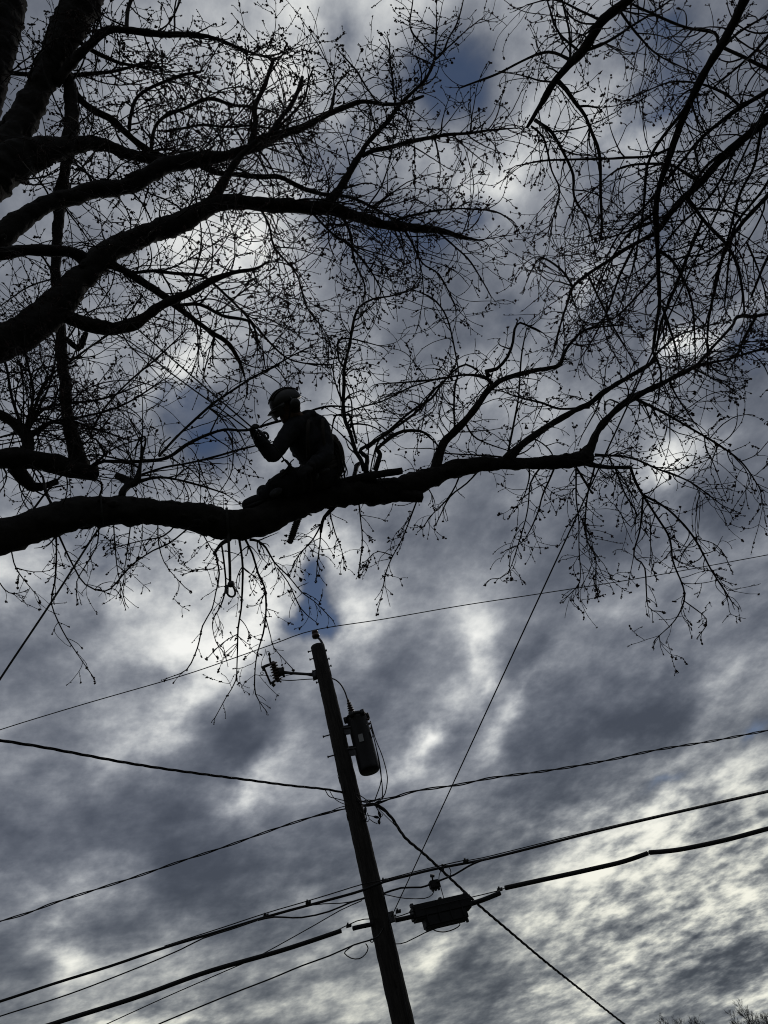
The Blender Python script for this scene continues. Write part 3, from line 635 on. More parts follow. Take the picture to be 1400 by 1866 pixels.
for q, dd in (
  ('1068,92,6 1095,82,6 1130,62,5 1180,30,4 1230,-5,3', .3), ('1045,112,6 1000,95,5 950,112,4 900,137,4 840,160,3', .5),
  ('1014,146,9 1032,164,8 1050,190,7 1065,210,6 1080,245,6 1092,280,6 1095,350,5 1097,415,4 1090,450,2', .6),
  ('975,218,7 990,228,6 1005,240,6 1025,275,5 1045,320,5 1047,360,4 1070,400,3 1080,440,2', .6),
  ('968,230,4 990,250,4 1005,310,3 1020,350,3 1000,420,2', .4), ('1050,194,4 1070,193,4 1086,196,3', .1),
  ('1450,140,8 1400,125,7 1355,105,6 1320,88,6 1308,75,6 1302,60,6 1250,50,5 1200,30,5 1150,5,4 1120,-20,3', .3),
  ('1350,195,5 1320,170,5 1275,152,4 1220,150,3 1150,180,2', .4),
  ('1225,268,6 1185,284,5 1140,287,5 1100,290,4 1000,292,4 940,302,2', .5),
  ('1278,330,7 1258,322,7 1240,310,5 1215,300,5 1150,300,4 1110,320,3 1060,370,2', .4),
  ('1250,358,7 1270,385,6 1290,410,6 1310,430,6 1330,455,5 1345,490,5 1355,545,4 1357,575,3', .5),
  ('1265,170,7 1235,215,6 1200,260,6 1180,300,5 1175,350,5 1170,400,4 1165,430,4 1155,480,3 1130,560,2', .5),
  ('1195,385,6 1165,410,5 1135,440,4 1105,490,3 1080,560,2', .5), ('1157,444,5 1140,480,5 1127,510,4 1110,560,4 1085,610,3 1060,650,2', .5),
  ('1203,458,6 1225,475,5 1240,500,5 1255,530,4 1263,560,4 1266,600,3 1268,660,2', .5),
  ('1280,400,6 1262,445,6 1240,500,6 1220,550,5 1205,590,5 1195,640,4', .3), ('1208,560,5 1218,590,5 1228,620,4 1235,650,3', .3),
  ('1390,225,6 1375,300,5 1350,350,5 1325,440,4 1300,520,3', .5), ('1420,250,6 1400,330,5 1340,410,5 1330,460,4 1320,560,3', .5),
  ('1270,380,5 1330,385,4 1350,400,3 1345,440,2', .4), ('1310,95,6 1345,60,5 1395,30,4', .3), ('1060,98,5 1020,60,4 1000,10,3 990,-30,2', .3),
  ('1040,118,5 1038,60,4 1025,0,3', .3), ('1070,498,4 1090,540,4 1120,600,3 1150,650,2', .4), ('1045,524,4 1020,490,4 985,470,3 965,500,2', .3),
  ('1340,270,5 1300,350,4 1240,410,4 1180,480,3 1120,520,2', .5), ('1360,250,5 1290,300,5 1230,380,4 1150,420,3 1050,450,2', .5),
  ('1130,20,5 1160,60,4 1200,100,3 1260,130,2', .3), ('1200,495,4 1170,530,4 1120,580,3 1080,590,2', .4), ('1100,40,4 1060,20,4 1010,0,3 960,10,2', .3),
  ('1190,640,5 1205,680,4 1200,730,3', .2), ('1360,440,4 1385,500,3 1400,560,2', .3)):
    Bt.limb(B, None, dd, q, k=5.2, L=85, **K)
for q in ('1500,300,8 1440,400,6 1400,470,5 1370,540,4', '1500,-40,8 1420,40,6 1380,90,5 1300,160,3'):
    Bt.limb(B, None, .5, q, k=5.2, L=90, **K)
# ------------------------------------------------------------------ utility pole
PX, PY = -1.775, 10.5
def pole_z(py):
    lo, hi = 0.0, 14.0
    for _ in range(40):
        m = (lo + hi) / 2
        if proj((PX, PY, m))[1] > py: lo = m
        else: hi = m
    return (lo + hi) / 2
def pole_d(py): return proj((PX, PY, pole_z(py)))[2]
def pole_at(px, py, off=0.0): return P(px, py, pole_d(py) + off)
ztop = pole_z(1178); ax_ = np.array([0, 0, 1.0])
pole = thing('utility_pole', (PX, PY, 0), 'tall round wooden utility pole in the lower middle carrying the transformer and all the cables', 'pole')
mb = MB(); n = 170
zs = np.linspace(-0.1, ztop, n); tube(mb, [(PX, PY, z) for z in zs], [0.147 - 0.033 * z / ztop for z in zs], 30, rough=0.05, freq=6.0)
for k in range(26):    # splinters raised by climbing irons
    z_ = rng.uniform(1.5, ztop - .3); a_ = rng.uniform(0, 6.28); rr_ = 0.147 - 0.033 * z_ / ztop; nv = np.array([math.cos(a_), math.sin(a_), 0]); q = np.array([PX, PY, z_]) + nv * rr_
    tube(mb, [q - ax_ * rng.uniform(.03, .12), q + nv * .003, q + nv * rng.uniform(.004, .012) + ax_ * rng.uniform(.02, .08)], [.008, .006, .001], 5)
mb.build('shaft', M_WOOD, pole)
mb = MB(); ax = np.array([0, 0, 1.0]); s = pole_d(1156) / FPX
c = pole_at(575, 1156)
lathe(mb, c - ax * 7.5 * s, ax, [(0, 3 * s), (1 * s, 6.5 * s), (5 * s, 7.2 * s), (7 * s, 5.2 * s), (9 * s, 4.8 * s), (10 * s, 6.2 * s), (14 * s, 5.8 * s), (16 * s, 3.5 * s)], 18)
ins = mb.build('insulator', M_PORC, pole)
mb = MB(); tube(mb, smooth_path([pole_at(576, 1160), pole_at(582, 1164), pole_at(588, 1173), pole_at(590.5, 1184), pole_at(593, 1203, .02)], .03), 2.2 * s, 8)
box(mb, pole_at(591.5, 1190), s * 3 * r0, s * 2 * F, s * 13 * ax); mb.build('pin_bracket', M_STEEL, pole)
for (x, y, dx) in ((565, 1187, -4), (568, 1201, -4), (600, 1214, 5), (592, 1186, 4), (597, 1201, 4), (595, 1341, -9), (603, 1378, -8), (574, 1222, -5), (580, 1243, -4), (636, 1400, 5), (639, 1412, 4)):
    mb = MB(); a = pole_at(x - dx, y + dx * .3); b = pole_at(x + dx * .5, y - dx * .12); tube(mb, [a, b], .010, 6)
    lathe(mb, b, unit(b - a), [(0, .018), (.018, .018)], 6); mb.build('bolt', M_STEEL, pole, smooth=False)
mb = MB(); tube(mb, smooth_path([pole_at(697, 1617, -.1), pole_at(706, 1660, -.05), pole_at(711, 1690, -.1), pole_at(719, 1722, -.12), pole_at(733, 1800, -.12), pole_at(745, 1866, -.12)], .1), .007, 6)
mb.build('ground_wire', M_RUB, pole)
mb = MB(); zb = pole_z(1790); box(mb, pole_at(722, 1765), r0 * .012, F * .05, ax * .25); mb.build('cable_guard', M_STEEL, pole, smooth=False)
mb = MB(); box(mb, pole_at(714, 1671, -.05), r0 * .035, np.array([0, .03, 0]), ax * .06); tube(mb, [pole_at(706, 1671), pole_at(722, 1668)], .012, 8); mb.build('cable_clamp', M_STEEL, pole, smooth=False)
mb = MB(); box(mb, pole_at(662, 1493, -.03), r0 * .03, np.array([0, .02, 0]), ax * .05); tube(mb, [pole_at(650, 1494), pole_at(668, 1492)], .012, 8); mb.build('service_clevis', M_STEEL, pole, smooth=False)

# fuse cutout on its arm
s = pole_d(1225) / FPX
fc = thing('fuse_cutout', pole_at(574, 1230), 'ribbed fuse cutout on a short horizontal arm left of the pole top', 'fuse cutout')
def Q(x, y, off=0.0): return P(x, y, pole_d(1225) + off)
mb = MB(); tube(mb, [Q(576, 1230), Q(560, 1228.5), Q(530, 1226.5), Q(514, 1225)], [4.2 * s, 2.6 * s, 2.6 * s, 3.4 * s], 10); box(mb, Q(575, 1230), r0 * s * 5, F * s * 6, ax * s * 9); mb.build('arm', M_STEEL, fc)
mb = MB(); a, b = Q(497, 1205), Q(507, 1243); L_ = np.linalg.norm(b - a); prof = [(0, 2 * s)]
for i in range(7):
    h = L_ * (0.06 + i * 0.13); prof += [(h, 4.5 * s), (h + 1.1 * s, 8.2 * s), (h + 2.4 * s, 8.0 * s), (h + 3.0 * s, 4.6 * s)]
prof.append((L_, 2 * s)); lathe(mb, a, b - a, prof, 18); mb.build('insulator', M_PORC, fc)
mb = MB(); box(mb, Q(512, 1224), s * 6 * R, s * 4 * F, s * 7 * U); box(mb, Q(506, 1222), s * 6 * R, s * 3 * F, s * 3 * U); tube(mb, [Q(515, 1215), Q(518, 1234)], 2 * s, 8); mb.build('bracket', M_STEEL, fc)
mb = MB(); tube(mb, [Q(477, 1217), Q(486, 1213), Q(497, 1209)], [2.6 * s, 2.8 * s, 2.2 * s], 8); box(mb, Q(481, 1220), s * 2.5 * R, s * 2 * F, s * 2.5 * U); mb.build('top_contact', M_STEEL, fc)
mb = MB(); tube(mb, [Q(482, 1219), Q(494, 1247)], 1.9 * s, 10); mb.build('fuse_tube', M_PORC, fc)
mb = MB(); t = np.linspace(0, 2 * math.pi, 17); tube(mb, [Q(477.5 + 2.6 * math.cos(k), 1227 + 2.6 * math.sin(k)) for k in t], .6 * s, 5); mb.build('pull_ring', M_STEEL, fc)
mb = MB(); tube(mb, [Q(492, 1246), Q(498, 1243), Q(505, 1238)], [2.5 * s, 2.2 * s, 2.4 * s], 8); box(mb, Q(499, 1248), s * 3 * (R + U) * .7, s * 2 * F, s * 3 * (U - R) * .7); tube(mb, [Q(508, 1240), Q(513, 1243)], 1.6 * s, 6); mb.build('hinge', M_STEEL, fc)
mb = MB(); a, b = Q(490.5, 1189), Q(493, 1208); lathe(mb, a, b - a, [(0, 1 * s), (2 * s, 2.4 * s), (5 * s, 2.4 * s), (6 * s, 1.2 * s), (9 * s, 1.2 * s), (10 * s, 2.4 * s), (14 * s, 2 * s), (20 * s, 1.4 * s)], 10); mb.build('terminal', M_STEEL, fc)
mb = MB(); tube(mb, smooth_path([Q(512, 1239), Q(530, 1240), Q(550, 1238.5), Q(577, 1237)], .05), .9 * s, 5); tube(mb, smooth_path([Q(511, 1236), Q(522, 1231), Q(535, 1229)], .05), .6 * s, 5)
mb.build('lead_wire', M_RUB, fc)
mb = MB(); tube(mb, smooth_path([Q(484, 1183), Q(483, 1192), Q(478, 1203), Q(476, 1216)], .03), .55 * s, 5)
tube(mb, smooth_path([Q(499, 1181), Q(499.5, 1190), Q(494, 1192), Q(487, 1194), Q(485.5, 1188), Q(490, 1187), Q(492, 1191)], .02), .55 * s, 5); mb.build('tap_wire', M_RUB, fc)

# transformer
zt, zb = pole_z(1305), pole_z(1413); dT = pole_d(1305); s = dT / FPX
c0 = P(649, 1304, dT); tx, ty = c0[0], c0[1]
tr = thing('pole_transformer', (tx, ty, zb), 'dark cylindrical transformer tank bracketed to the right side of the pole', 'transformer')
rT = 18.8 * pole_d(1360) / FPX; H = c0[2]; zb = H - .96
lo_, hi_ = .5, 2.0
for _ in range(30):
    m_ = (lo_ + hi_) / 2
    if proj((tx, ty, H - m_))[1] < 1406: lo_ = m_
    else: hi_ = m_
zb = H - lo_
mb = MB(); lathe(mb, (tx, ty, zb), ax, [(0, rT * .90), (.02, rT * .97), (.05, rT), (H - zb - .10, rT), (H - zb - .09, rT * 1.03), (H - zb - .06, rT * 1.03), (H - zb - .05, rT)], 36); mb.build('tank', M_TANK, tr)
mb = MB(); lathe(mb, (tx, ty, H - .05), ax, [(0, rT * 1.08), (.03, rT * 1.08), (.05, rT * .98), (.075, rT * .6), (.085, rT * .1)], 36)
for k in range(6):
    a = k * math.pi / 3 + .3; q = np.array([tx + math.cos(a) * rT * 1.1, ty + math.sin(a) * rT * 1.1, H - .045]); box(mb, q, r0 * .028, np.array([0, .028, 0]), ax * .042)
mb.build('lid', M_TANK, tr)
mb = MB(); a = P(642, 1302, dT); b = P(633.5, 1273, dT + .12); L_ = np.linalg.norm(b - a); prof = [(0, 6.5 * s)]
for i in range(5):
    h = L_ * (.08 + i * .14); w = 6.6 - .55 * i; prof += [(h, (w - 2) * s), (h + 1.2 * s, w * s), (h + 2.4 * s, (w - .2) * s), (h + 2.8 * s, (w - 2) * s)]
prof += [(L_ * .8, 2.6 * s), (L_ * .92, 2.2 * s), (L_, 1.2 * s)]; lathe(mb, a, b - a, prof, 16); mb.build('bushing', M_PORC, tr)
for (x, y) in ((671, 1311), (673, 1319), (674, 1328)):
    mb = MB(); a = P(x - 6, y + 1, dT - .08); b = P(x + 2.5, y - 1, dT - .1); lathe(mb, a, b - a, [(0, 4.2 * s), (3 * s, 4.2 * s), (4 * s, 2.4 * s), (8 * s, 2.2 * s), (9 * s, 1 * s)], 12); mb.build('bushing', M_PORC, tr)
for (y, yy) in ((1330, 1328), (1368, 1366)):
    mb = MB(); a = P(616 + (y - 1330) * .25, y + 2, pole_d(y)); b = P(644 + (y - 1330) * .25, yy, pole_d(y)); e = unit(b - a); c = (a + b) / 2
    box(mb, c, (b - a) / 2, .09 * unit(np.cross(e, ax)), ax * .012); box(mb, c + .05 * F, (b - a) / 2, .01 * unit(np.cross(e, ax)), ax * .055); box(mb, c - .08 * F, (b - a) / 2, .01 * unit(np.cross(e, ax)), ax * .055)
    mb.build('bracket', M_STEEL, tr, smooth=False)
mb = MB(); v = unit(np.array([EYE[0] - tx - .55, EYE[1] - ty, 0])); sd_ = np.cross(ax, v); q = np.array([tx, ty, (zb + H) / 2 + .01]) + v * (rT + .004); 
q = q + 0 * sd_; box(mb, q, sd_ * .035, v * .004, ax * .06); mb.build('nameplate', M_PLATE, tr, smooth=False)
mb = MB(); tube(mb, smooth_path([P(602, 1235, pole_d(1235) - .05), P(610, 1238, dT + .3), P(620, 1246, dT + .25), P(628, 1260, dT + .18), P(633.5, 1275, dT + .12)], .05), [1.3 * s] , 6) if False else tube(mb, smooth_path([P(599, 1235, pole_d(1235)), P(610, 1238, dT + .5), P(620, 1246, dT + .35), P(628, 1259, dT + .2), P(633.5, 1275, dT + .12)], .05), 1.3 * s, 6)
mb.build('jumper', M_RUB, tr)
for pth in (((675, 1314), (684, 1345), (697, 1378), (705, 1408), (706, 1425), (702, 1446), (694, 1458)), ((676, 1322), (684, 1355), (692, 1390), (695, 1420), (690, 1440), (682, 1461)), ((677, 1330), (683, 1350), (690, 1385), (694, 1410), (697, 1435), (697, 1457)), ((674, 1334), (678, 1345), (680, 1335), (676, 1324))):
    mb = MB(); tube(mb, smooth_path([P(x, y, pole_d(y) - .1) for x, y in pth], .06), .9 * s, 6); mb.build('lead_wire', M_RUB, tr)

# ------------------------------------------------------------------ overhead lines
def strand_path(pts, off, turns, phase):
    T, A_, B_ = frames(pts); L = np.concatenate([[0], np.cumsum(np.linalg.norm(np.diff(pts, axis=0), axis=1))])
    a = 2 * math.pi * L * turns + phase
    return pts + off * (np.cos(a)[:, None] * A_ + np.sin(a)[:, None] * B_)
def wire(name, label, cat, pts, w, strands=1, turns=2.0, m=None, group=None, step=.15, spread=1.0, part=None):
    """pts are world points; w is the thickness in photo pixels"""
    p = smooth_path(pts, step if strands == 1 else .06); dm = np.median([(q - EYE).dot(F) for q in p]); r = w * .5 * dm / FPX
    mb = MB()
    if strands == 1: tube(mb, p, r, 8)
    else:
        for k in range(strands): tube(mb, strand_path(p, r * .62 * spread, turns, 2 * math.pi * k / strands), r * .48, 6)
    if part is not None: return mb.build(name, m or M_RUB, part)
    o = mb.build(name, m or M_RUB, origin=p[0]); return tag(o, label, cat, group)
def H_(h, *pp): return [Ph(x, y, h) for x, y in pp]
h1 = pole_z(1150) - .05; c = pole_at(575, 1149)
h1 = c[2]
wire('power_line', 'thin highest wire running over the pole-top insulator right across the picture', 'wire',
     H_(h1, (-60, 1354), (0, 1330), (150, 1284), (330, 1232), (430, 1198), (500, 1173), (574, 1148), (700, 1128), (845, 1103), (990, 1081), (1175, 1052), (1400, 1011), (1500, 992)), 1.7)
hs = pole_at(628, 1472)[2]
wire('secondary_cable', 'twisted cable left of the pole rising from the left edge, second from the top there', 'cable', H_(hs, (-60, 1698), (0, 1679), (50, 1664), (100, 1645), (165, 1624), (250, 1597), (325, 1571), (410, 1543), (500, 1511), (565, 1490), (610, 1478), (640, 1472)), 4.2, 2, 1.1)
wire('secondary_cable', 'twisted cable right of the pole below the transformer, running to the right edge', 'cable', H_(pole_at(655, 1468)[2], (648, 1470), (680, 1466), (720, 1453), (760, 1441), (835, 1430), (900, 1417), (1000, 1404), (1100, 1387), (1200, 1366), (1300, 1350), (1400, 1331), (1480, 1318)), 4.2, 2, 1.1)
hd = pole_at(625, 1447)[2]
wire('service_drop', 'twisted service cable coming down to the pole from the upper part of the left edge', 'cable', H_(hd, (-80, 1335), (0, 1349), (75, 1361), (150, 1375), (225, 1389), (300, 1401), (380, 1412), (450, 1421), (525, 1431), (592, 1438), (624, 1444)), 4.6, 3, 1.5)
pts = [P(x, y, d) for x, y, d in ((668, 1466, 10.3), (690, 1468, 10.4), (712, 1488, 10.6), (728, 1512, 10.8), (742, 1530, 11), (775, 1558, 11.4), (820, 1600, 12), (870, 1647, 12.6), (925, 1694, 13.3), (990, 1749, 14), (1050, 1797, 14.8), (1135, 1864, 16), (1200, 1912, 17))]
wire('service_drop', 'twisted service cable falling from the pole to the bottom right of the picture', 'cable', pts, 4.2, 3, 1.5)
mb = MB(); a, b = pole_at(714, 1670, -.1), P(1056, 930, 6.4)
# straight guy: both ends fixed, so it keeps to one line in space
tv = b - a; e = a + tv * 1.9
wire('overhead_guy', 'straight steep thin line from the pole clamp up to the upper right corner', 'wire', [a, a + tv * .5, b, e], 2.6)
# telecom lines
ht = pole_at(678, 1624)[2]
TL = ((-60, 1842), (0, 1825), (100, 1792), (200, 1761), (300, 1727), (400, 1697), (485, 1671), (550, 1653), (625, 1633), (662, 1622), (700, 1607), (750, 1594), (800, 1582), (880, 1567), (950, 1550), (1100, 1512), (1250, 1477), (1400, 1443), (1480, 1426))
wire('telephone_cable', 'upper of the telephone cables crossing the whole picture behind the pole', 'cable', H_(ht, *TL), 4.6)
wire('messenger_wire', 'thin wire lashed just above the upper telephone cable beside the pole', 'wire', H_(ht + .03, (300, 1724), (400, 1692), (485, 1664), (550, 1645), (600, 1630), (662, 1611), (697, 1604), (750, 1590), (800, 1578), (850, 1567), (880, 1563), (1100, 1509), (1400, 1440)), 1.8)
wire('telephone_wire', 'thin wire branching below the telephone cable toward the lower left edge', 'wire', H_(ht - .05, (-60, 1874), (0, 1852), (125, 1812), (250, 1764), (330, 1730), (370, 1710), (420, 1694), (470, 1677)), 2.4)
wire('drop_wire', 'cable sagging below the telephone cable just left of the pole', 'wire', H_(ht - .04, (470, 1677), (500, 1671), (550, 1672), (600, 1661), (640, 1644), (665, 1637), (690, 1632), (700, 1627)), 3)
wire('drop_wire', 'short thin wire looping flat under the telephone cable left of the pole', 'wire', H_(ht - .02, (550, 1652), (590, 1647), (620, 1646), (645, 1642), (668, 1634)), 1.8)
wire('drop_wire', 'thin straight wire passing behind the thick cable toward the bottom left', 'wire', [P(x, y, 10.3) for x, y in ((660, 1641), (620, 1659), (575, 1685), (470, 1743), (410, 1770), (300, 1818), (195, 1866), (120, 1900))], 1.8)
h9 = pole_at(690, 1684)[2]
def fat(label, pts, w): wire('trunk_cable', label, 'cable', H_(h9, *pts), w, step=.08)
fat('thick black cable rising from the bottom left corner to the pole', ((20, 1890), (90, 1868), (130, 1855), (250, 1817), (375, 1772), (500, 1736), (560, 1717), (622, 1696)), 8.2)
fat('short thick cable end just left of the pole', ((643, 1692), (660, 1688), (680, 1684), (700, 1680)), 8)
fat('short thick cable between the pole and the splice box', ((721, 1677), (740, 1673), (757, 1669)), 8)
fat('short thick cable sloping up from the right end of the splice box', ((852, 1649), (880, 1640), (912, 1627)), 8.4)
fat('thick black cable right of the splice box, up to its joint', ((921, 1618), (985, 1604), (1050, 1590), (1090, 1581), (1125, 1573), (1155, 1564), (1181, 1554.5)), 8.2)
fat('thick black cable from the joint to the right edge', ((1185, 1553.5), (1215, 1551), (1250, 1546), (1325, 1530), (1400, 1510), (1480, 1490)), 8.2)
wire('messenger_wire', 'thin strand carrying the splice box and joining the thick cable ends', 'wire', H_(h9 + .04, (615, 1695), (640, 1683), (664, 1675), (715, 1673), (752, 1661), (800, 1649), (850, 1637), (905, 1624), (925, 1616)), 1.8)
for x, y, lab in ((636, 1687, 'small clamp on the strand left of the pole'), (911, 1621, 'small clamp on the strand right of the splice box'), (726, 1661, 'tiny clamp on the strand beside the pole'),
                  (485, 1669, 'small clamp where the thin wire leaves the telephone cable'), (562, 1645, 'tiny clamp above the telephone cable left of the pole'), (700, 1605, 'small clamp on the telephone cable at the pole'), (849, 1569, 'small clamp on the telephone cable above the splice box')):
    hh = h9 + .03 if y > 1655 and x > 600 else ht + .02
    q = Ph(x, y, hh); s = (q - EYE).dot(F) / FPX
    mb = MB(); box(mb, q, s * 5 * unit(R + .25 * U), s * 2.2 * F, s * 2.3 * U); box(mb, q + s * 2.5 * U - s * 2 * R, s * 1.5 * R, s * 1.5 * F, s * 2.6 * U); box(mb, q + s * 2 * U + s * 3 * R, s * 1.1 * R, s * 1.1 * F, s * 1.8 * U)
    tag(mb.build('cable_clamp', M_STEEL, origin=q, smooth=False), lab, 'clamp', None)
# splice box
q0 = Ph(752, 1671, h9); q1 = Ph(857, 1647, h9); e = unit(q1 - q0); s = (q0 - EYE).dot(F) / FPX; Lb = np.linalg.norm(q1 - q0); f = unit(np.cross(e, ax)); upv = np.cross(f, e); upv = upv if upv[2] > 0 else -upv
def V2(px, py): # offset in the plane of the box
    return (px * e + py * upv) * s * 1.08
spl = thing('splice_box', (q0 + q1) / 2, 'black stepped splice box hung on the thick cable right of the pole', 'splice box')
mid = (q0 + q1) / 2
def bev_box(name, c, hx, hz, hy, parent, m=M_RUB):
    bm = bmesh.new(); bmesh.ops.create_cube(bm, size=2)
    for v in bm.verts: v.co = Vector((v.co.x * hx, v.co.y * hy, v.co.z * hz))
    bmesh.ops.bevel(bm, geom=bm.edges[:], offset=min(hx, hy, hz) * .25, segments=2, affect='EDGES')
    me = bpy.data.meshes.new(name); Mx = Matrix(((e[0], f[0], upv[0]), (e[1], f[1], upv[1]), (e[2], f[2], upv[2])))
    for v in bm.verts: v.co = Mx @ v.co + Vector((c - np.array(root_loc(parent))).tolist())
    bm.to_mesh(me); bm.free(); me.materials.append(m); o = bpy.data.objects.new(name, me); COL.objects.link(o); o.parent = parent; return o
bev_box('upper_shell', mid + V2(0, 3.5), Lb * .5, 12.5 * s, .11, spl)
bev_box('lower_shell', mid + V2(2, -14), Lb * .36, 10 * s, .10, spl)
for k in (-.47, 0.02, .46): bev_box('latch', mid + V2(0, 17) + e * Lb * k, .022, 3.2 * s, .03, spl, M_STEEL)
for k in (-.32, .37): bev_box('latch', mid + V2(0, -24) + e * Lb * k, .016, 3 * s, .02, spl, M_STEEL)
for k in (-.3, -.1, .1, .3): bev_box('rib', mid + V2(0, -4) + e * Lb * k, .008, 16 * s, .116, spl)
mb = MB(); tube(mb, smooth_path([Ph(x, y, h9 - .2) for x, y in ((786, 1692), (797, 1697), (812, 1698), (828, 1693), (838, 1686), (836, 1678))], .05), 1 * s, 6); mb.build('wire_loop', M_RUB, spl)
hl = pole_at(712, 1716, 0)[2]
wire('drop_wire', 'thin wire rising from the right side of the pole to under the splice box', 'wire', H_(hl, (708, 1716), (722, 1720), (740, 1717), (774, 1700), (800, 1690), (817, 1684), (828, 1681)), 1.8)
wire('drop_wire', 'lowest thin wire running from a small loop at the pole down to the bottom left', 'wire', H_(hl, (250, 1885), (290, 1866), (415, 1814), (490, 1785), (550, 1760), (600, 1742), (645, 1722), (672, 1714), (690, 1706), (700, 1690)), 2.6)
wire('wire_loop', 'slack oval loop of thin wire hanging left of the pole near the bottom', 'wire', H_(hl - .02, (645, 1722), (634, 1730), (628, 1737), (640, 1746), (655, 1747), (666, 1739), (671, 1728), (667, 1720)), 2)
q = Ph(678, 1714, hl); mb = MB(); t = np.linspace(0, 2 * math.pi, 13); s = (q - EYE).dot(F) / FPX
tube(mb, [q + s * 3 * (math.cos(k) * R + math.sin(k) * U) for k in t], 1 * s, 6); tag(mb.build('wire_eye', M_STEEL, origin=q), 'small eye ring where the lowest wire meets the pole', 'ring')
# tap box with its cables
wire('drop_wire', 'cable curving up from the small tap box to the telephone cable', 'cable', H_(ht - .05, (697, 1629), (731, 1618), (767, 1617), (783, 1612), (792, 1610), (803, 1604), (828, 1594), (853, 1579), (875, 1569), (892, 1565)), 3.4)
wire('drop_wire', 'thin wire drooping from the pole to the underside of the small tap box', 'wire', H_(ht - .1, (697, 1629), (738, 1637), (774, 1637), (788, 1630), (792, 1620)), 1.7)
wire('drop_wire', 'thin wire hanging from the telephone cable ring to the splice box', 'wire', H_(ht - .1, (812, 1578), (803, 1588), (800, 1600), (803, 1615), (812, 1648)), 1.5)
q = Ph(810, 1582, ht); s = (q - EYE).dot(F) / FPX; mb = MB()
tube(mb, smooth_path([q + s * np.array(v[0]) * R + s * v[1] * U for v in ((-4, 4), (8, 2), (12, -8), (8, -16), (2, -18))], .03), .8 * s, 6); tube(mb, [q + s * 7 * U - s * 4 * R, q - s * 4 * U - s * 2 * R], 1.8 * s, 6); tube(mb, [q + s * 5 * U - 2 * s * R, q + s * 5 * U + 11 * s * R], .8 * s, 5)
tag(mb.build('wire_bracket', M_STEEL, origin=q), 'small bracket with a wire ring on the telephone cable', 'bracket')
q = Ph(792, 1612, ht - .06); s = (q - EYE).dot(F) / FPX; tap = thing('tap_box', q, 'small dark tap box hanging under the telephone cable above the splice box', 'tap box')
e_, f_, up_ = e, f, upv
bev_box('casing', q, 9.5 * s, 7 * s, .05, tap); 
for k in (-6, 0, 6): bev_box('port', q - upv * 7.5 * s + e * k * s, 1.8 * s, 3 * s, .02, tap, M_STEEL)
mb = MB(); tube(mb, [q + 6 * s * U - 3 * s * R, q + 17 * s * U - 4.5 * s * R], 1.6 * s, 6); box(mb, q + 16 * s * U - 4 * s * R, 4 * s * R, 2 * s * F, 2 * s * U); mb.build('hanger', M_STEEL, tap)
# jumpers bunched at the pole
jw = thing('jumper_bundle', pole_at(665, 1468), 'tangle of jumper wires and connectors at the right of the pole under the transformer', 'wires')
for pth, w in ((((649, 1446), (657, 1450), (670, 1459), (677, 1464), (690, 1462)), 1.7), (((649, 1450), (654, 1457), (664, 1462), (677, 1461), (690, 1457)), 1.7), (((650, 1459), (671, 1460), (697, 1456), (729, 1450)), 2),
    (((666, 1469), (666, 1480), (668, 1493), (662, 1493)), 2), (((655, 1478), (664, 1484), (686, 1489), (691, 1491), (691, 1498)), 1.5), (((683, 1466), (691, 1480), (693, 1489), (691, 1500)), 2),
    (((669, 1481), (673, 1490), (671, 1497), (663, 1496)), 1.5), (((674, 1493), (681, 1498), (688, 1501)), 1.5), (((693, 1489), (698, 1486), (695, 1483), (692, 1485)), 1.3), (((652, 1465), (668, 1458), (682, 1458), (700, 1452)), 1.6), (((650, 1455), (660, 1466), (680, 1463)), 1.6),
    (((592, 1438), (600, 1451), (612, 1455), (632, 1460)), 1.6), (((592, 1438), (605, 1441), (622, 1442)), 1.4), (((601, 1441), (608, 1453), (618, 1461), (632, 1467)), 1.4), (((585, 1485), (600, 1480), (615, 1473), (632, 1468)), 1.6), (((686, 1470), (702, 1480), (718, 1492), (727, 1510), (740, 1527)), 1.4), (((690, 1474), (706, 1490), (722, 1506), (740, 1528)), 1.4)):
    wire('jumper', None, None, [pole_at(x, y, -.12) for x, y in pth], w, part=jw, step=.03)
for (x, y, dx, dy) in ((666, 1476, 0, 7), (672, 1466, 6, -1), (688, 1462, 6, -3), (686, 1489, 5, 1), (691, 1498, 1, 4), (692, 1484, 2, 6), (664, 1494, 4, 1)):
    mb = MB(); a, b = pole_at(x - dx, y - dy, -.13), pole_at(x + dx, y + dy, -.13); tube(mb, [a, a * .7 + b * .3, a * .3 + b * .7, b], [.008, .02, .02, .008], 8); mb.build('connector', M_RUB, jw)

# ------------------------------------------------------------------ ropes in the tree
mb = MB()
def rope(name, label, pts, w, step=.1, parts=1):
    p = smooth_path(pts, step); dm = np.median([(q - EYE).dot(F) for q in p]); mb = MB()
    tube(mb, p, w * .5 * dm / FPX, 8); o = mb.build(name, M_ROPE, origin=p[0]); return tag(o, label, 'rope')
def wrap(x, cy, hw, d, a0=-60, a1=150, n=8):
    r_ = (hw + 2.0) * d / FPX
    return [P(x - 2 * math.sin(math.radians(a_)), cy - (hw + 1.5) * math.sin(math.radians(a_)), d - r_ * math.cos(math.radians(a_))) for a_ in np.linspace(a0, a1, n)]
def dA(x, y):
    S = np.concatenate(A.samples); q = np.hypot(S[:, 0] - x, S[:, 1] - y); return S[np.argmin(q), 2]
d_ = dA(185, 935)
rope('tag_line', 'taut rope tied over the lowest limb and running to the left edge', [P(-60, 1335, 4.6), P(0, 1238, 4.8), P(94, 1097, 5.1), P(172, 975, d_ - .12)] + wrap(186, 933, 29, d_, -50, 230, 10), 3.4)
d_ = dA(418, 945)
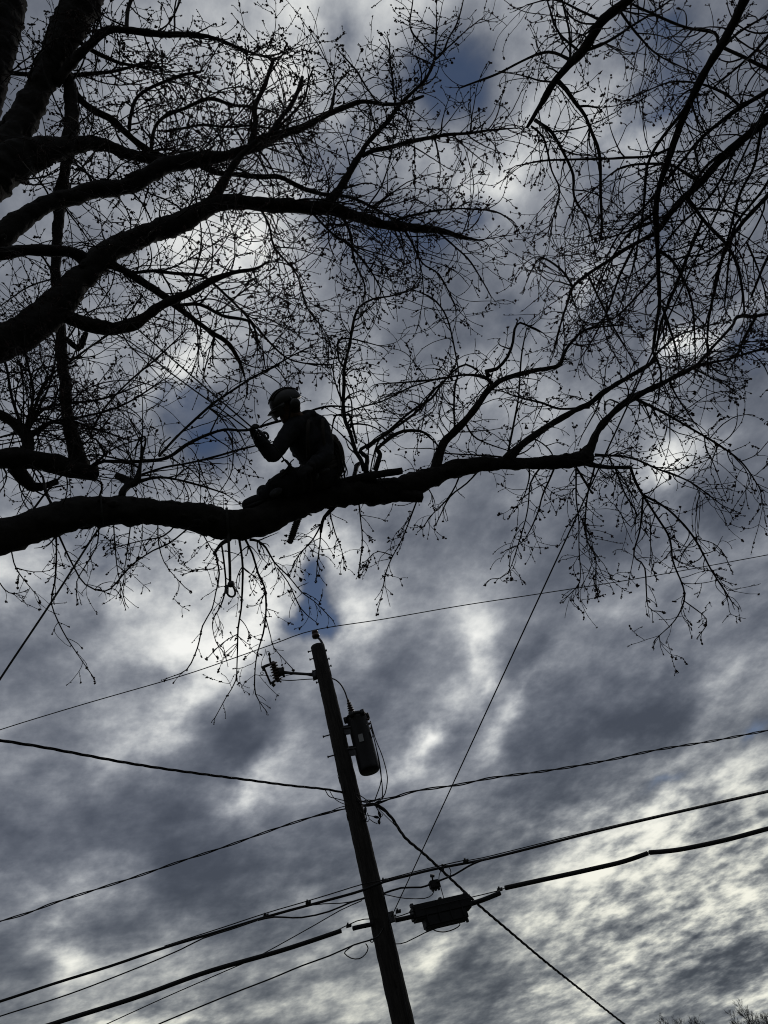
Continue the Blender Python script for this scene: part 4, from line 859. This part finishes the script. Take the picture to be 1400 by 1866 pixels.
rope('rigging_sling', 'short rope sling hanging straight down from the lowest limb', wrap(415, 955, 27, d_, 200, -40, 9) + [P(417, 990, d_ - .18), P(419, 1030, d_ - .22), P(419.5, 1062, d_ - .22)], 5.0)
s = (d_ - .22) / FPX; dc = d_ - .22
car = thing('carabiner', P(420, 1062, dc), 'oval steel carabiner hanging at the end of the rope sling', 'carabiner')
mb = MB(); t = np.linspace(0, 2 * math.pi, 33)
ov = [P(421 + 7.2 * math.cos(k) * (1 + .25 * math.sin(k)) + 1.5 * math.sin(k), 1076 + 11.5 * math.sin(k), dc + .02 * math.cos(k)) for k in t]
tube(mb, ov, 1.9 * s, 10); mb.build('body', M_STEEL, car)
mb = MB(); tube(mb, [P(414.5, 1066, dc), P(414, 1082, dc)], 2.8 * s, 10); mb.build('gate', M_STEEL, car)
mb = MB(); lathe(mb, P(420, 1065, dc - .03), F, [(0, 5 * s), (.01, 6 * s), (.05, 6 * s), (.06, 5 * s)], 16); mb.build('swivel', M_STEEL, car)

# ------------------------------------------------------------------ the climber
def fuse(name, mb, vox, m, parent, lap=2, wrinkle=0.0):
    me = bpy.data.meshes.new('tmp'); me.from_pydata(np.concatenate(mb.v).tolist(), [], mb.f); o = bpy.data.objects.new('tmp', me); COL.objects.link(o)
    rm = o.modifiers.new('r', 'REMESH'); rm.mode = 'VOXEL'; rm.voxel_size = vox
    sm = o.modifiers.new('s', 'SMOOTH'); sm.iterations = lap; sm.factor = .5
    dg = bpy.context.evaluated_depsgraph_get(); ev = o.evaluated_get(dg); nm = bpy.data.meshes.new_from_object(ev)
    bpy.data.objects.remove(o); off = Vector(root_loc(parent))
    for v in nm.vertices:
        if wrinkle:
            k = mnoise.noise(v.co * 9) * .6 + mnoise.noise(Vector((v.co.x * 30, v.co.y * 30, v.co.z * 12))) * .5
            v.co += v.normal * k * wrinkle
        v.co -= off
    nm.name = name; nm.materials.clear(); nm.materials.append(m)
    nm.polygons.foreach_set('use_smooth', [True] * len(nm.polygons))
    ob = bpy.data.objects.new(name, nm); COL.objects.link(ob); ob.parent = parent; return ob
sc_ = 6.7 / FPX
def J(x, y, d): return P(x, y, d)
def chain(mb, pts, rad, sides=14):
    C = [(*p, r) for p, r in zip(pts, rad)]; p = smooth_path(C, .02); tube(mb, p[:, :3], p[:, 3], sides)
    ellipsoid(mb, p[0, :3], r0 * p[0, 3], np.array([0, 1, 0]) * p[0, 3], ax * p[0, 3], 12, 8); ellipsoid(mb, p[-1, :3], r0 * p[-1, 3], np.array([0, 1, 0]) * p[-1, 3], ax * p[-1, 3], 12, 8)
dS = dA(590, 900)
hipc = J(588, 866, dS + .00)
climber = thing('person', J(590, 885, dS), 'climber in helmet and harness sitting astride the lowest limb, looking down at the rope', 'person')
waist = J(577, 838, dS - .02); chest = J(558, 800, dS - .10); necb = J(550, 771, dS - .16); neck = J(541, 759, dS - .19); headc = J(523, 743, dS - .24)
shL = J(531, 783, dS - .30); shR = J(583, 775, dS - .06)
elL = J(498, 828, dS - .42); wrL = J(471, 802, dS - .50); haL = J(462, 788, dS - .53)
elR = J(594, 826, dS - .20); wrR = J(566, 850, dS - .34); haR = J(555, 858, dS - .38)
hpL = J(580, 866, dS - .12); hpR = J(598, 868, dS + .12)
knL = J(512, 882, dS - .28); anL = J(483, 907, dS - .16); toL = J(452, 919, dS - .22)
knR = J(530, 893, dS + .22); anR = J(490, 918, dS + .16); toR = J(468, 922, dS + .12)
hf = unit(-.80 * R - .42 * U - .42 * F); hu = unit(U * .9 - .30 * R); hu = unit(hu - hf * hu.dot(hf)); hs_ = np.cross(hf, hu)
def hand(mb, w, h, curl, side, n):
    """palm from wrist w toward h, five fingers closing along curl"""
    d = unit(h - w); c = unit(curl - d * curl.dot(d)); l = np.cross(d, c) * side
    pc = w + d * .045; ellipsoid(mb, pc, d * .052, l * .043, c * .019, 14, 8)
    for k, (o, ln) in enumerate(((-.030, .070), (-.010, .078), (.010, .074), (.029, .058))):
        b = w + d * .085 + l * o; p1 = b + d * ln * .35 + c * ln * .12; p2 = p1 + d * ln * .12 + c * ln * .42; p3 = p2 - d * ln * .25 + c * ln * .28
        chain(mb, [b, p1, p2, p3], [.0105, .010, .009, .008], 8)
    b = w + d * .03 - l * .035; p1 = b - l * .028 + d * .02 + c * .018; p2 = p1 + d * .03 + c * .03 + l * .004; chain(mb, [b, p1, p2], [.013, .012, .009], 8)
b = MB()
# head: skull, jaw, nose, lips, brow, ears
ellipsoid(b, headc + hu * .02 - hf * .01, hf * .098, hs_ * .076, hu * .105); ellipsoid(b, headc - hu * .058 + hf * .030, hf * .062, hs_ * .056, hu * .062)
chain(b, [headc + hf * .088 + hu * .005, headc + hf * .108 - hu * .028], [.010, .014], 8); ellipsoid(b, headc + hf * .084 - hu * .060, hf * .012, hs_ * .026, hu * .010, 10, 6)
ellipsoid(b, headc + hf * .074 - hu * .098, hf * .022, hs_ * .024, hu * .020, 10, 6); ellipsoid(b, headc + hf * .080 + hu * .025, hf * .014, hs_ * .055, hu * .012, 10, 6)
for sg in (-1, 1):
    ellipsoid(b, headc + hs_ * sg * .078 - hf * .005 - hu * .01, hf * .018, hs_ * .010, hu * .032, 10, 6)
    ellipsoid(b, headc + hf * .078 + hs_ * sg * .032 + hu * .005, hf * .014, hs_ * .015, hu * .010, 10, 6)
chain(b, [necb, neck, headc - hu * .05 - hf * .02], [.062, .056, .060])
chain(b, [hipc, waist, chest, necb + .3 * (chest - necb)], [.125, .115, .135, .09], 18)
chain(b, [necb, shL], [.07, .055]); chain(b, [necb, shR], [.07, .055])
chain(b, [shL, elL, wrL], [.048, .038, .027]); chain(b, [shR, elR, wrR], [.048, .038, .027])
chain(b, [hipc, hpL, knL, anL, toL], [.10, .085, .056, .040, .032]); chain(b, [hipc, hpR, knR, anR, toR], [.10, .085, .056, .040, .032])
hand(b, wrL, haL, unit(R * .5 + F * -.2 + U * .3), 1, 5); hand(b, wrR, haR, unit(-U * .6 + F * .4), 1, 5)
body = fuse('body', b, .0065, M_SKIN, climber, 2)
for sg in (-1, 1):
    mb = MB(); ellipsoid(mb, headc + hf * .090 + hs_ * sg * .032 + hu * .004, hf * .008, hs_ * .010, hu * .006, 10, 6); mb.build('eye', M_VISOR, body)
# clothing
b = MB(); Tj = unit(waist - hipc); j1 = unit(np.cross(Tj, F)); j2 = np.cross(Tj, j1)
for jo, jr in ((-.02, .150), (.05, .152), (.16, .150)):   # bagged folds and the hem
    jc = hipc * .35 + waist * .65 + Tj * jo; tube(b, [jc + (jr + .012 * math.sin(5 * k + jo * 40)) * (math.cos(k) * j1 + math.sin(k) * j2) for k in np.linspace(0, 2 * math.pi, 25)], .026, 8, cap=False)
for e1, e2_ in ((shL, elL), (shR, elR), (elL, wrL), (elR, wrR)):
    for f_ in (.25, .5, .78):
        jc = e1 + (e2_ - e1) * f_; jd = unit(e2_ - e1); q1_ = unit(np.cross(jd, ax)); q2_ = np.cross(jd, q1_); tilt = jd * .02
        tube(b, [jc + (.052 - .012 * f_) * (math.cos(k) * q1_ + math.sin(k) * q2_) + tilt * math.sin(k + f_ * 9) for k in np.linspace(0, 2 * math.pi, 17)], .015, 8, cap=False)
chain(b, [hipc * .4 + waist * .6, waist, chest, necb * .7 + chest * .3], [.142, .138, .162, .115], 20)
ell = unit(shR - shL); ellipsoid(b, chest * .7 + necb * .3, ell * .205, unit(np.cross(ell, ax)) * .125, unit(necb - waist) * .14)
ellipsoid(b, chest * .5 + waist * .5, ell * .165, unit(np.cross(ell, ax)) * .12, unit(necb - waist) * .19)
chain(b, [necb * .9 + chest * .1, shL, elL, elL * .25 + wrL * .75, wrL], [.09, .077, .062, .050, .042]); chain(b, [necb * .9 + chest * .1, shR, elR, elR * .25 + wrR * .75, wrR], [.09, .078, .064, .050, .042])
# collar and slumped hood
tt = np.linspace(0, 2 * math.pi, 25); nd = unit(neck - necb); na = unit(np.cross(nd, F)); nb = np.cross(nd, na)
tube(b, [necb * .55 + neck * .45 + .078 * (math.cos(k) * na + math.sin(k) * nb) for k in tt], .024, 10, cap=False)
ellipsoid(b, J(563, 756, dS - .12), R * .075, F * .07, U * .045); ellipsoid(b, J(584, 764, dS - .08), R * .05, F * .05, U * .03)
fuse('jacket', b, .009, M_JACKET, climber, 1, .017)
b = MB(); chain(b, [waist * .7 + hipc * .3, hipc], [.145, .150], 20)
chain(b, [hipc, hpL, hpL * .5 + knL * .5, knL, knL * .3 + anL * .7, anL], [.14, .125, .108, .090, .074, .066]); chain(b, [hipc, hpR, hpR * .5 + knR * .5, knR, knR * .3 + anR * .7, anR], [.13, .112, .095, .078, .064, .060])
for e1, e2_, r_ in ((hpL, knL, .115), (knL, anL, .078), (knR, anR, .078)):
    for f_ in (.3, .6, .9):
        jc = e1 + (e2_ - e1) * f_; jd = unit(e2_ - e1); q1_ = unit(np.cross(jd, ax)); q2_ = np.cross(jd, q1_)
        tube(b, [jc + (r_ - .018 * f_) * (math.cos(k) * q1_ + math.sin(k) * q2_) + jd * .02 * math.sin(k + f_ * 7) for k in np.linspace(0, 2 * math.pi, 17)], .020, 8, cap=False)
fuse('trousers', b, .010, M_VEST, climber, 1, .016)
for an, to in ((anL, toL), (anR, toR)):
    b = MB(); d = unit(to - an); heel = an - d * .045 - ax * .035; chain(b, [an + ax * .07, an, heel], [.064, .062, .054]); chain(b, [heel, an * .5 + to * .5 - ax * .01, to - ax * .005], [.054, .062, .054])
    bt = fuse('boot', b, .008, M_RUB, climber, 2)
    mb = MB(); w = unit(np.cross(d, ax)); box(mb, (heel + to) / 2 - ax * .045, d * .15, w * .046, ax * .012); mb.build('sole', M_RUB, bt)
b = MB(); GL = b
def glove(w, h, curl):
    g_ = MB(); hand(g_, w, h, curl, 1, 5); ellipsoid(g_, w + unit(h - w) * .045, unit(h - w) * .058, unit(np.cross(h - w, curl)) * .049, unit(curl) * .027, 14, 8)
    return fuse('glove', g_, .006, M_RUB, climber, 0, 0)
for g_ in (glove(wrL, haL, unit(R * .5 + F * -.2 + U * .3)), glove(wrR, haR, unit(-U * .6 + F * .4))):
    for v_ in g_.data.vertices: v_.co += v_.normal * .005
for w_, h_ in ((wrL, haL), (wrR, haR)):
    mb = MB(); d = unit(h_ - w_); tube(mb, [w_ - d * .035, w_ - d * .01, w_ + d * .015], [.040, .044, .040], 14); mb.build('glove_cuff', M_RUB, climber)
# saddle bridge, shoulder straps and things hung on the belt
for s0_, s1_ in ((J(562, 770, dS - .30), J(562, 835, dS - .24)), (J(588, 768, dS - .17), J(594, 835, dS - .17))):
    mb = MB(); m0_ = (s0_ + s1_) / 2 - F * .06; tube(mb, smooth_path([s0_ + U * .02 + F * .1, s0_, m0_, s1_], .03), .016, 6); mb.build('shoulder_strap', M_WEB, climber)
# grey panels: knees, hip, forearm
for c_, n_, a_, w1, w2 in ((J(503, 897, dS - .37), -F, unit(R + .55 * U), .058, .032), (J(493, 908, dS - .24), -F, unit(R + .4 * U), .034, .022), (J(591, 858, dS - .24), -F, unit(R + .35 * U), .050, .020), (J(578, 868, dS - .26), -F, unit(R * .4 + U), .030, .016)):
    b_ = np.cross(n_, a_); mb = MB(); ellipsoid(mb, c_, a_ * w1, b_ * w2, n_ * .022, 14, 8); mb.build('reflective_patch', M_PATCH, climber)
# helmet
hc = headc + hu * .045 - hf * .012
mb = MB(); ellipsoid(mb, hc, hf * .142, hs_ * .118, hu * .118, 28, 14, lo=-.12, hi=.999)
for k in range(5):   # vent ridges
    a = (k - 2) * .30; p = [hc + math.cos(t) * (hf * .144) * math.cos(a * .2) + hs_ * math.sin(a) * .118 * (0.6 + .4 * math.sin(t)) + hu * .121 * math.sin(t) * math.cos(a) for t in np.linspace(.5, 2.5, 12)]
    tube(mb, p, .006, 6)
helmet = mb.build('helmet', M_HELM, climber)
mb = MB(); V = []; Qd = []; 
for i, t in enumerate(np.linspace(-1.15, 1.15, 15)):
    for j, ext in enumerate((0, .03, .055)):
        rr = (.139 + ext * math.cos(t * 1.1)); q = hc + hf * rr * math.cos(t) + hs_ * .122 * math.sin(t) - hu * (.012 + ext * .55)
        V += [q + hu * .004, q - hu * .004]
for i in range(14):
    for j in range(2):
        a = (i * 3 + j) * 2; c = a + 6; Qd += [(a, a + 2, c + 2, c), (a + 1, c + 1, c + 3, a + 3)]
    a = (i * 3 + 2) * 2; Qd += [(a, a + 1, a + 7, a + 6)]; a = i * 6; Qd += [(a, a + 6, a + 7, a + 1)]
mb.add(V, Qd); mb.build('peak', M_HELM, helmet)
mb = MB(); V = []; Qd = []
for i, t in enumerate(np.linspace(-.95, .95, 15)):
    for j in range(5):
        q = hc + hf * (.165 - .004 * j) * math.cos(t) + hs_ * .135 * math.sin(t) - hu * (.022 + .019 * j) ; V += [q, q + hf * .004]
for i in range(14):
    for j in range(4):
        a = (i * 5 + j) * 2; c = a + 10; Qd += [(a, a + 2, c + 2, c), (a + 1, c + 1, c + 3, a + 3)]
mb.add(V, Qd); mb.build('visor', M_VISOR, helmet)
for sg in (-1, 1):
    mb = MB(); c_ = hc + hs_ * sg * .108 - hu * .055 - hf * .022; lathe(mb, c_, hs_ * sg, [(-.02, .040), (0, .046), (.022, .044), (.032, .030)], 16); tube(mb, [c_ + hs_ * sg * .02, hc + hs_ * sg * .118 - hf * .01 + hu * .01], .007, 8); mb.build('ear_defender', M_VISOR, helmet)
mb = MB()
for sg in (-1, 1): tube(mb, smooth_path([hc + hs_ * sg * .105 - hu * .02, headc + hs_ * sg * .074 - hu * .05 + hf * .02, headc + hs_ * sg * .02 - hu * .122 + hf * .06], .02), .007, 8)
mb.build('chin_strap', M_WEB, helmet)
mb = MB(); ellipsoid(mb, headc - hf * .035 - hu * .01, hf * .078, hs_ * .082, hu * .085); mb.build('hair', M_HAIR, climber)
# harness with its gear
har = MB(); T_ = unit(waist - hipc); a1 = unit(np.cross(T_, F)); a2 = np.cross(T_, a1); wc = hipc * .45 + waist * .55
for o_, r_ in ((0, .02), (.03, .02), (-.03, .02)): tube(har, [wc + T_ * o_ + .158 * (math.cos(k) * a1 + math.sin(k) * a2) for k in tt], r_, 8, cap=False)
for hp, kn in ((hpL, knL), (hpR, knR)):
    d = unit(kn - hp); c_ = hp * .65 + kn * .35; q1_ = unit(np.cross(d, ax)); q2_ = np.cross(d, q1_); tube(har, [c_ + .112 * (math.cos(k) * q1_ + math.sin(k) * q2_) for k in tt], .013, 8, cap=False)
hobj = har.build('harness', M_WEB, climber)
mb = MB(); chain(mb, [J(606, 800, dS - .02), J(614, 820, dS), J(616, 850, dS), J(609, 868, dS)], [.045, .058, .062, .045]); mb.build('gear_bag', M_WEB, hobj)
for pth, w in ((((604, 800), (616, 812), (621, 835), (627, 858), (628, 872)), 3.4), (((600, 810), (612, 825), (618, 850), (613, 868), (606, 855)), 3), (((606, 815), (619, 825), (623, 845), (618, 862), (610, 845)), 2.4), (((612, 832), (622, 842), (616, 855)), 2), (((598, 800), (609, 806), (619, 822), (626, 838), (633, 858), (632, 868)), 1.8), (((616, 840), (630, 850), (629, 862), (622, 868)), 2.2), (((605, 850), (616, 868), (612, 880)), 3.2), (((618, 858), (624, 872), (619, 878)), 3)):
    mb = MB(); tube(mb, smooth_path([J(x, y, dS - .08) for x, y in pth], .02), w * .5 * sc_, 8); mb.build('gear_loop', M_ROPE, hobj)
for pth, w in ((((516, 838), (523, 840), (531, 850), (539, 858), (548, 868)), 3.2), (((513, 842), (520, 838), (527, 846), (524, 853), (519, 858), (513, 864)), 3), (((530, 846), (528, 854), (520, 862), (512, 870)), 4), (((536, 837), (530, 842), (530, 850), (538, 855)), 2), (((524, 851), (531, 856), (527, 862)), 5)):
    mb = MB(); tube(mb, smooth_path([J(x, y, dS - .36) for x, y in pth], .02), w * .5 * sc_, 8); mb.build('lanyard', M_ROPE, hobj)
# ropes held by the climber
gl = wrL + unit(haL - wrL) * .10
rope('climbing_rope', 'upper of the two taut ropes from the climber\'s raised hand to the limb above', [gl + .02 * U, J(400, 728, dS - .75), J(330, 668, dA(235, 590) - .5), J(258, 606, dA(235, 590) - .3), J(235, 585, dA(235, 590) - .14), J(228, 577, dA(235, 590))], 2.8)
rope('climbing_rope', 'lower of the two taut ropes from the climber\'s raised hand toward the upper left', [gl - .02 * U, J(400, 744, dS - .75), J(320, 686, dS - .6), J(240, 625, dA(190, 597) - .3), J(205, 606, dA(190, 597) - .14), J(190, 597, dA(190, 597))], 2.6)
rope('climbing_rope', 'rope tail passing from the climber\'s raised hand down to the waist', [gl, J(475, 792, dS - .58), J(487, 806, dS - .62), J(500, 812, dS - .6), J(507, 822, dS - .58), J(520, 840, dS - .45), J(530, 852, dS - .36)], 2.6)
rd = thing('rope_adjuster', J(478, 790, dS - .55), 'small friction device on the rope beside the climber\'s raised hand', 'climbing gear')
mb = MB(); q = J(483, 794, dS - .56); tube(mb, [q + sc_ * (4.5 * math.cos(k) * unit(R + U) + 6 * math.sin(k) * unit(R - U)) for k in tt], .010, 8, cap=False); mb.build('ring', M_STEEL, rd)
mb = MB(); chain(mb, [J(471, 784, dS - .55), J(479, 791, dS - .56), J(486, 800, dS - .56)], [.010, .015, .010], 10); mb.build('body', M_STEEL, rd)

# ------------------------------------------------------------------ chainsaw hanging behind the limb
dW = dA(545, 920) + .30; s = dW / FPX
saw = thing('chainsaw', P(556, 915, dW), 'chainsaw hanging behind the limb with only its bar showing below the climber', 'chainsaw')
a, b = P(548, 932, dW), P(527.5, 991, dW); e2 = unit(b - a); w2 = unit(np.cross(e2, F)); n2 = np.cross(e2, w2); Lw = np.linalg.norm(b - a)
mb = MB(); V = []; out = []
prof = [(0, 5.2), (.3, 5.6), (.85, 5.2), (.95, 4.4), (.985, 2.6), (1.0, 0.0)]
out = [(t, w) for t, w in prof] + [(t, -w) for t, w in prof[::-1][1:]]
V = [a + e2 * Lw * t + w2 * s * w + n2 * z for z in (-.003, .003) for t, w in out]; n = len(out)
mb.add(V, [tuple(range(n)), tuple(range(2 * n - 1, n - 1, -1))] + [(i, (i + 1) % n, n + (i + 1) % n, n + i) for i in range(n)]); mb.build('guide_bar', M_BAR, saw, smooth=False)
mb = MB(); op = [a + e2 * Lw * t + w2 * s * w for t, w in out]; 
for i in range(len(op) - 1):
    m_ = max(1, int(np.linalg.norm(op[i + 1] - op[i]) / .016))
    for k in range(m_):
        q = op[i] + (op[i + 1] - op[i]) * (k + .5) / m_; tdir = unit(op[i + 1] - op[i]); o2 = unit(q - (a + e2 * Lw * .5 * 0 + e2 * (q - a).dot(e2))) if abs((q - a).dot(w2)) > 1e-4 else e2
        box(mb, q, tdir * .006, n2 * .004, o2 * (.006 if k % 2 else .004))
mb.build('chain', M_BAR, saw, smooth=False)
mb = MB(); box(mb, a - e2 * .10, e2 * .11, w2 * .055, n2 * .06); ellipsoid(mb, a - e2 * .12 + n2 * .02, e2 * .09, w2 * .06, n2 * .08); mb.build('motor_housing', M_SAW, saw)
mb = MB(); tube(mb, smooth_path([a - e2 * .05 + w2 * .05, a - e2 * .08 + w2 * .10, a - e2 * .16 + w2 * .10, a - e2 * .20 + w2 * .05], .02), .013, 8); mb.build('top_handle', M_RUB, saw)
mb = MB(); box(mb, a + w2 * .075, e2 * .006, w2 * .03, n2 * .04); mb.build('hand_guard', M_RUB, saw)
rope('saw_lanyard', 'short strap from the climber\'s harness to the hanging chainsaw', [hipc + F * .12, P(575, 885, dW), a - e2 * .2], 3)

# ------------------------------------------------------------------ far trees
def far_tree(px, py, d, h, label, seed):
    g = np.random.default_rng(seed); top = P(px, py, d); x, y = top[0], top[1]; h = top[2]
    root = thing('bare_tree', (x, y, 0), label, 'tree', None)
    mb = MB(); tube(mb, [(x, y, -.1), (x, y, h * .2), (x + .1, y, h * .5)], [h * .035, h * .025, h * .016], 8); mb.build('trunk', M_BARK, root)
    tw = Twigs(); px_ = d / FPX
    def rec(p, dr, L, r, lv):
        n = 7; pts = [p]; 
        for i in range(n - 1):
            dr = unit(dr + g.normal(size=3) * .10 + ax * .05); p = p + dr * L / (n - 1); pts.append(p)
        tw.line(np.array(pts), np.linspace(r, max(r * .45, .12 * px_), n))
        if lv < 4:
            for k in range(4):
                q = pts[g.integers(2, n)]; pe = g.normal(size=3); pe = unit(pe - dr * pe.dot(dr)); nd = unit(dr + pe * g.uniform(.3, .8)); rec(q, nd, L * g.uniform(.45, .7), max(r * .5, .12 * px_), lv + 1)
    for k in range(9):
        a = g.uniform(0, 6.28); rec(np.array([x, y, h * g.uniform(.22, .5)]), unit(np.array([math.cos(a) * .6, math.sin(a) * .6, 1.0])), h * .30, h * .010, 0)
    tw.build(root); return root
far_tree(1222, 1846, 118, 0, 'small far bare treetop furthest left along the bottom right edge', 1)
far_tree(1272, 1856, 125, 0, 'small far bare treetop in the middle of the bottom right group', 2)
far_tree(1338, 1830, 112, 0, 'tallest far bare treetop in the bottom right corner', 3)
far_tree(1392, 1848, 120, 0, 'far bare treetop cut by the right edge at the bottom corner', 4)

# repeats share a group
GR = {'cable_clamp': 'small clamps on the overhead cables', 'trunk_cable': 'sections of thick black cable', 'bare_tree': 'far bare trees at the bottom right', 'drop_wire': 'thin wires around the pole',
      'climbing_rope': 'ropes held by the climber', 'secondary_cable': 'twisted cables meeting below the transformer', 'service_drop': 'service cables leaving the pole', 'messenger_wire': 'thin support strands on the cables'}
for o in scene.objects:
    k = o.name.split('.')[0]
    if o.parent is None and k in GR: o['group'] = GR[k]
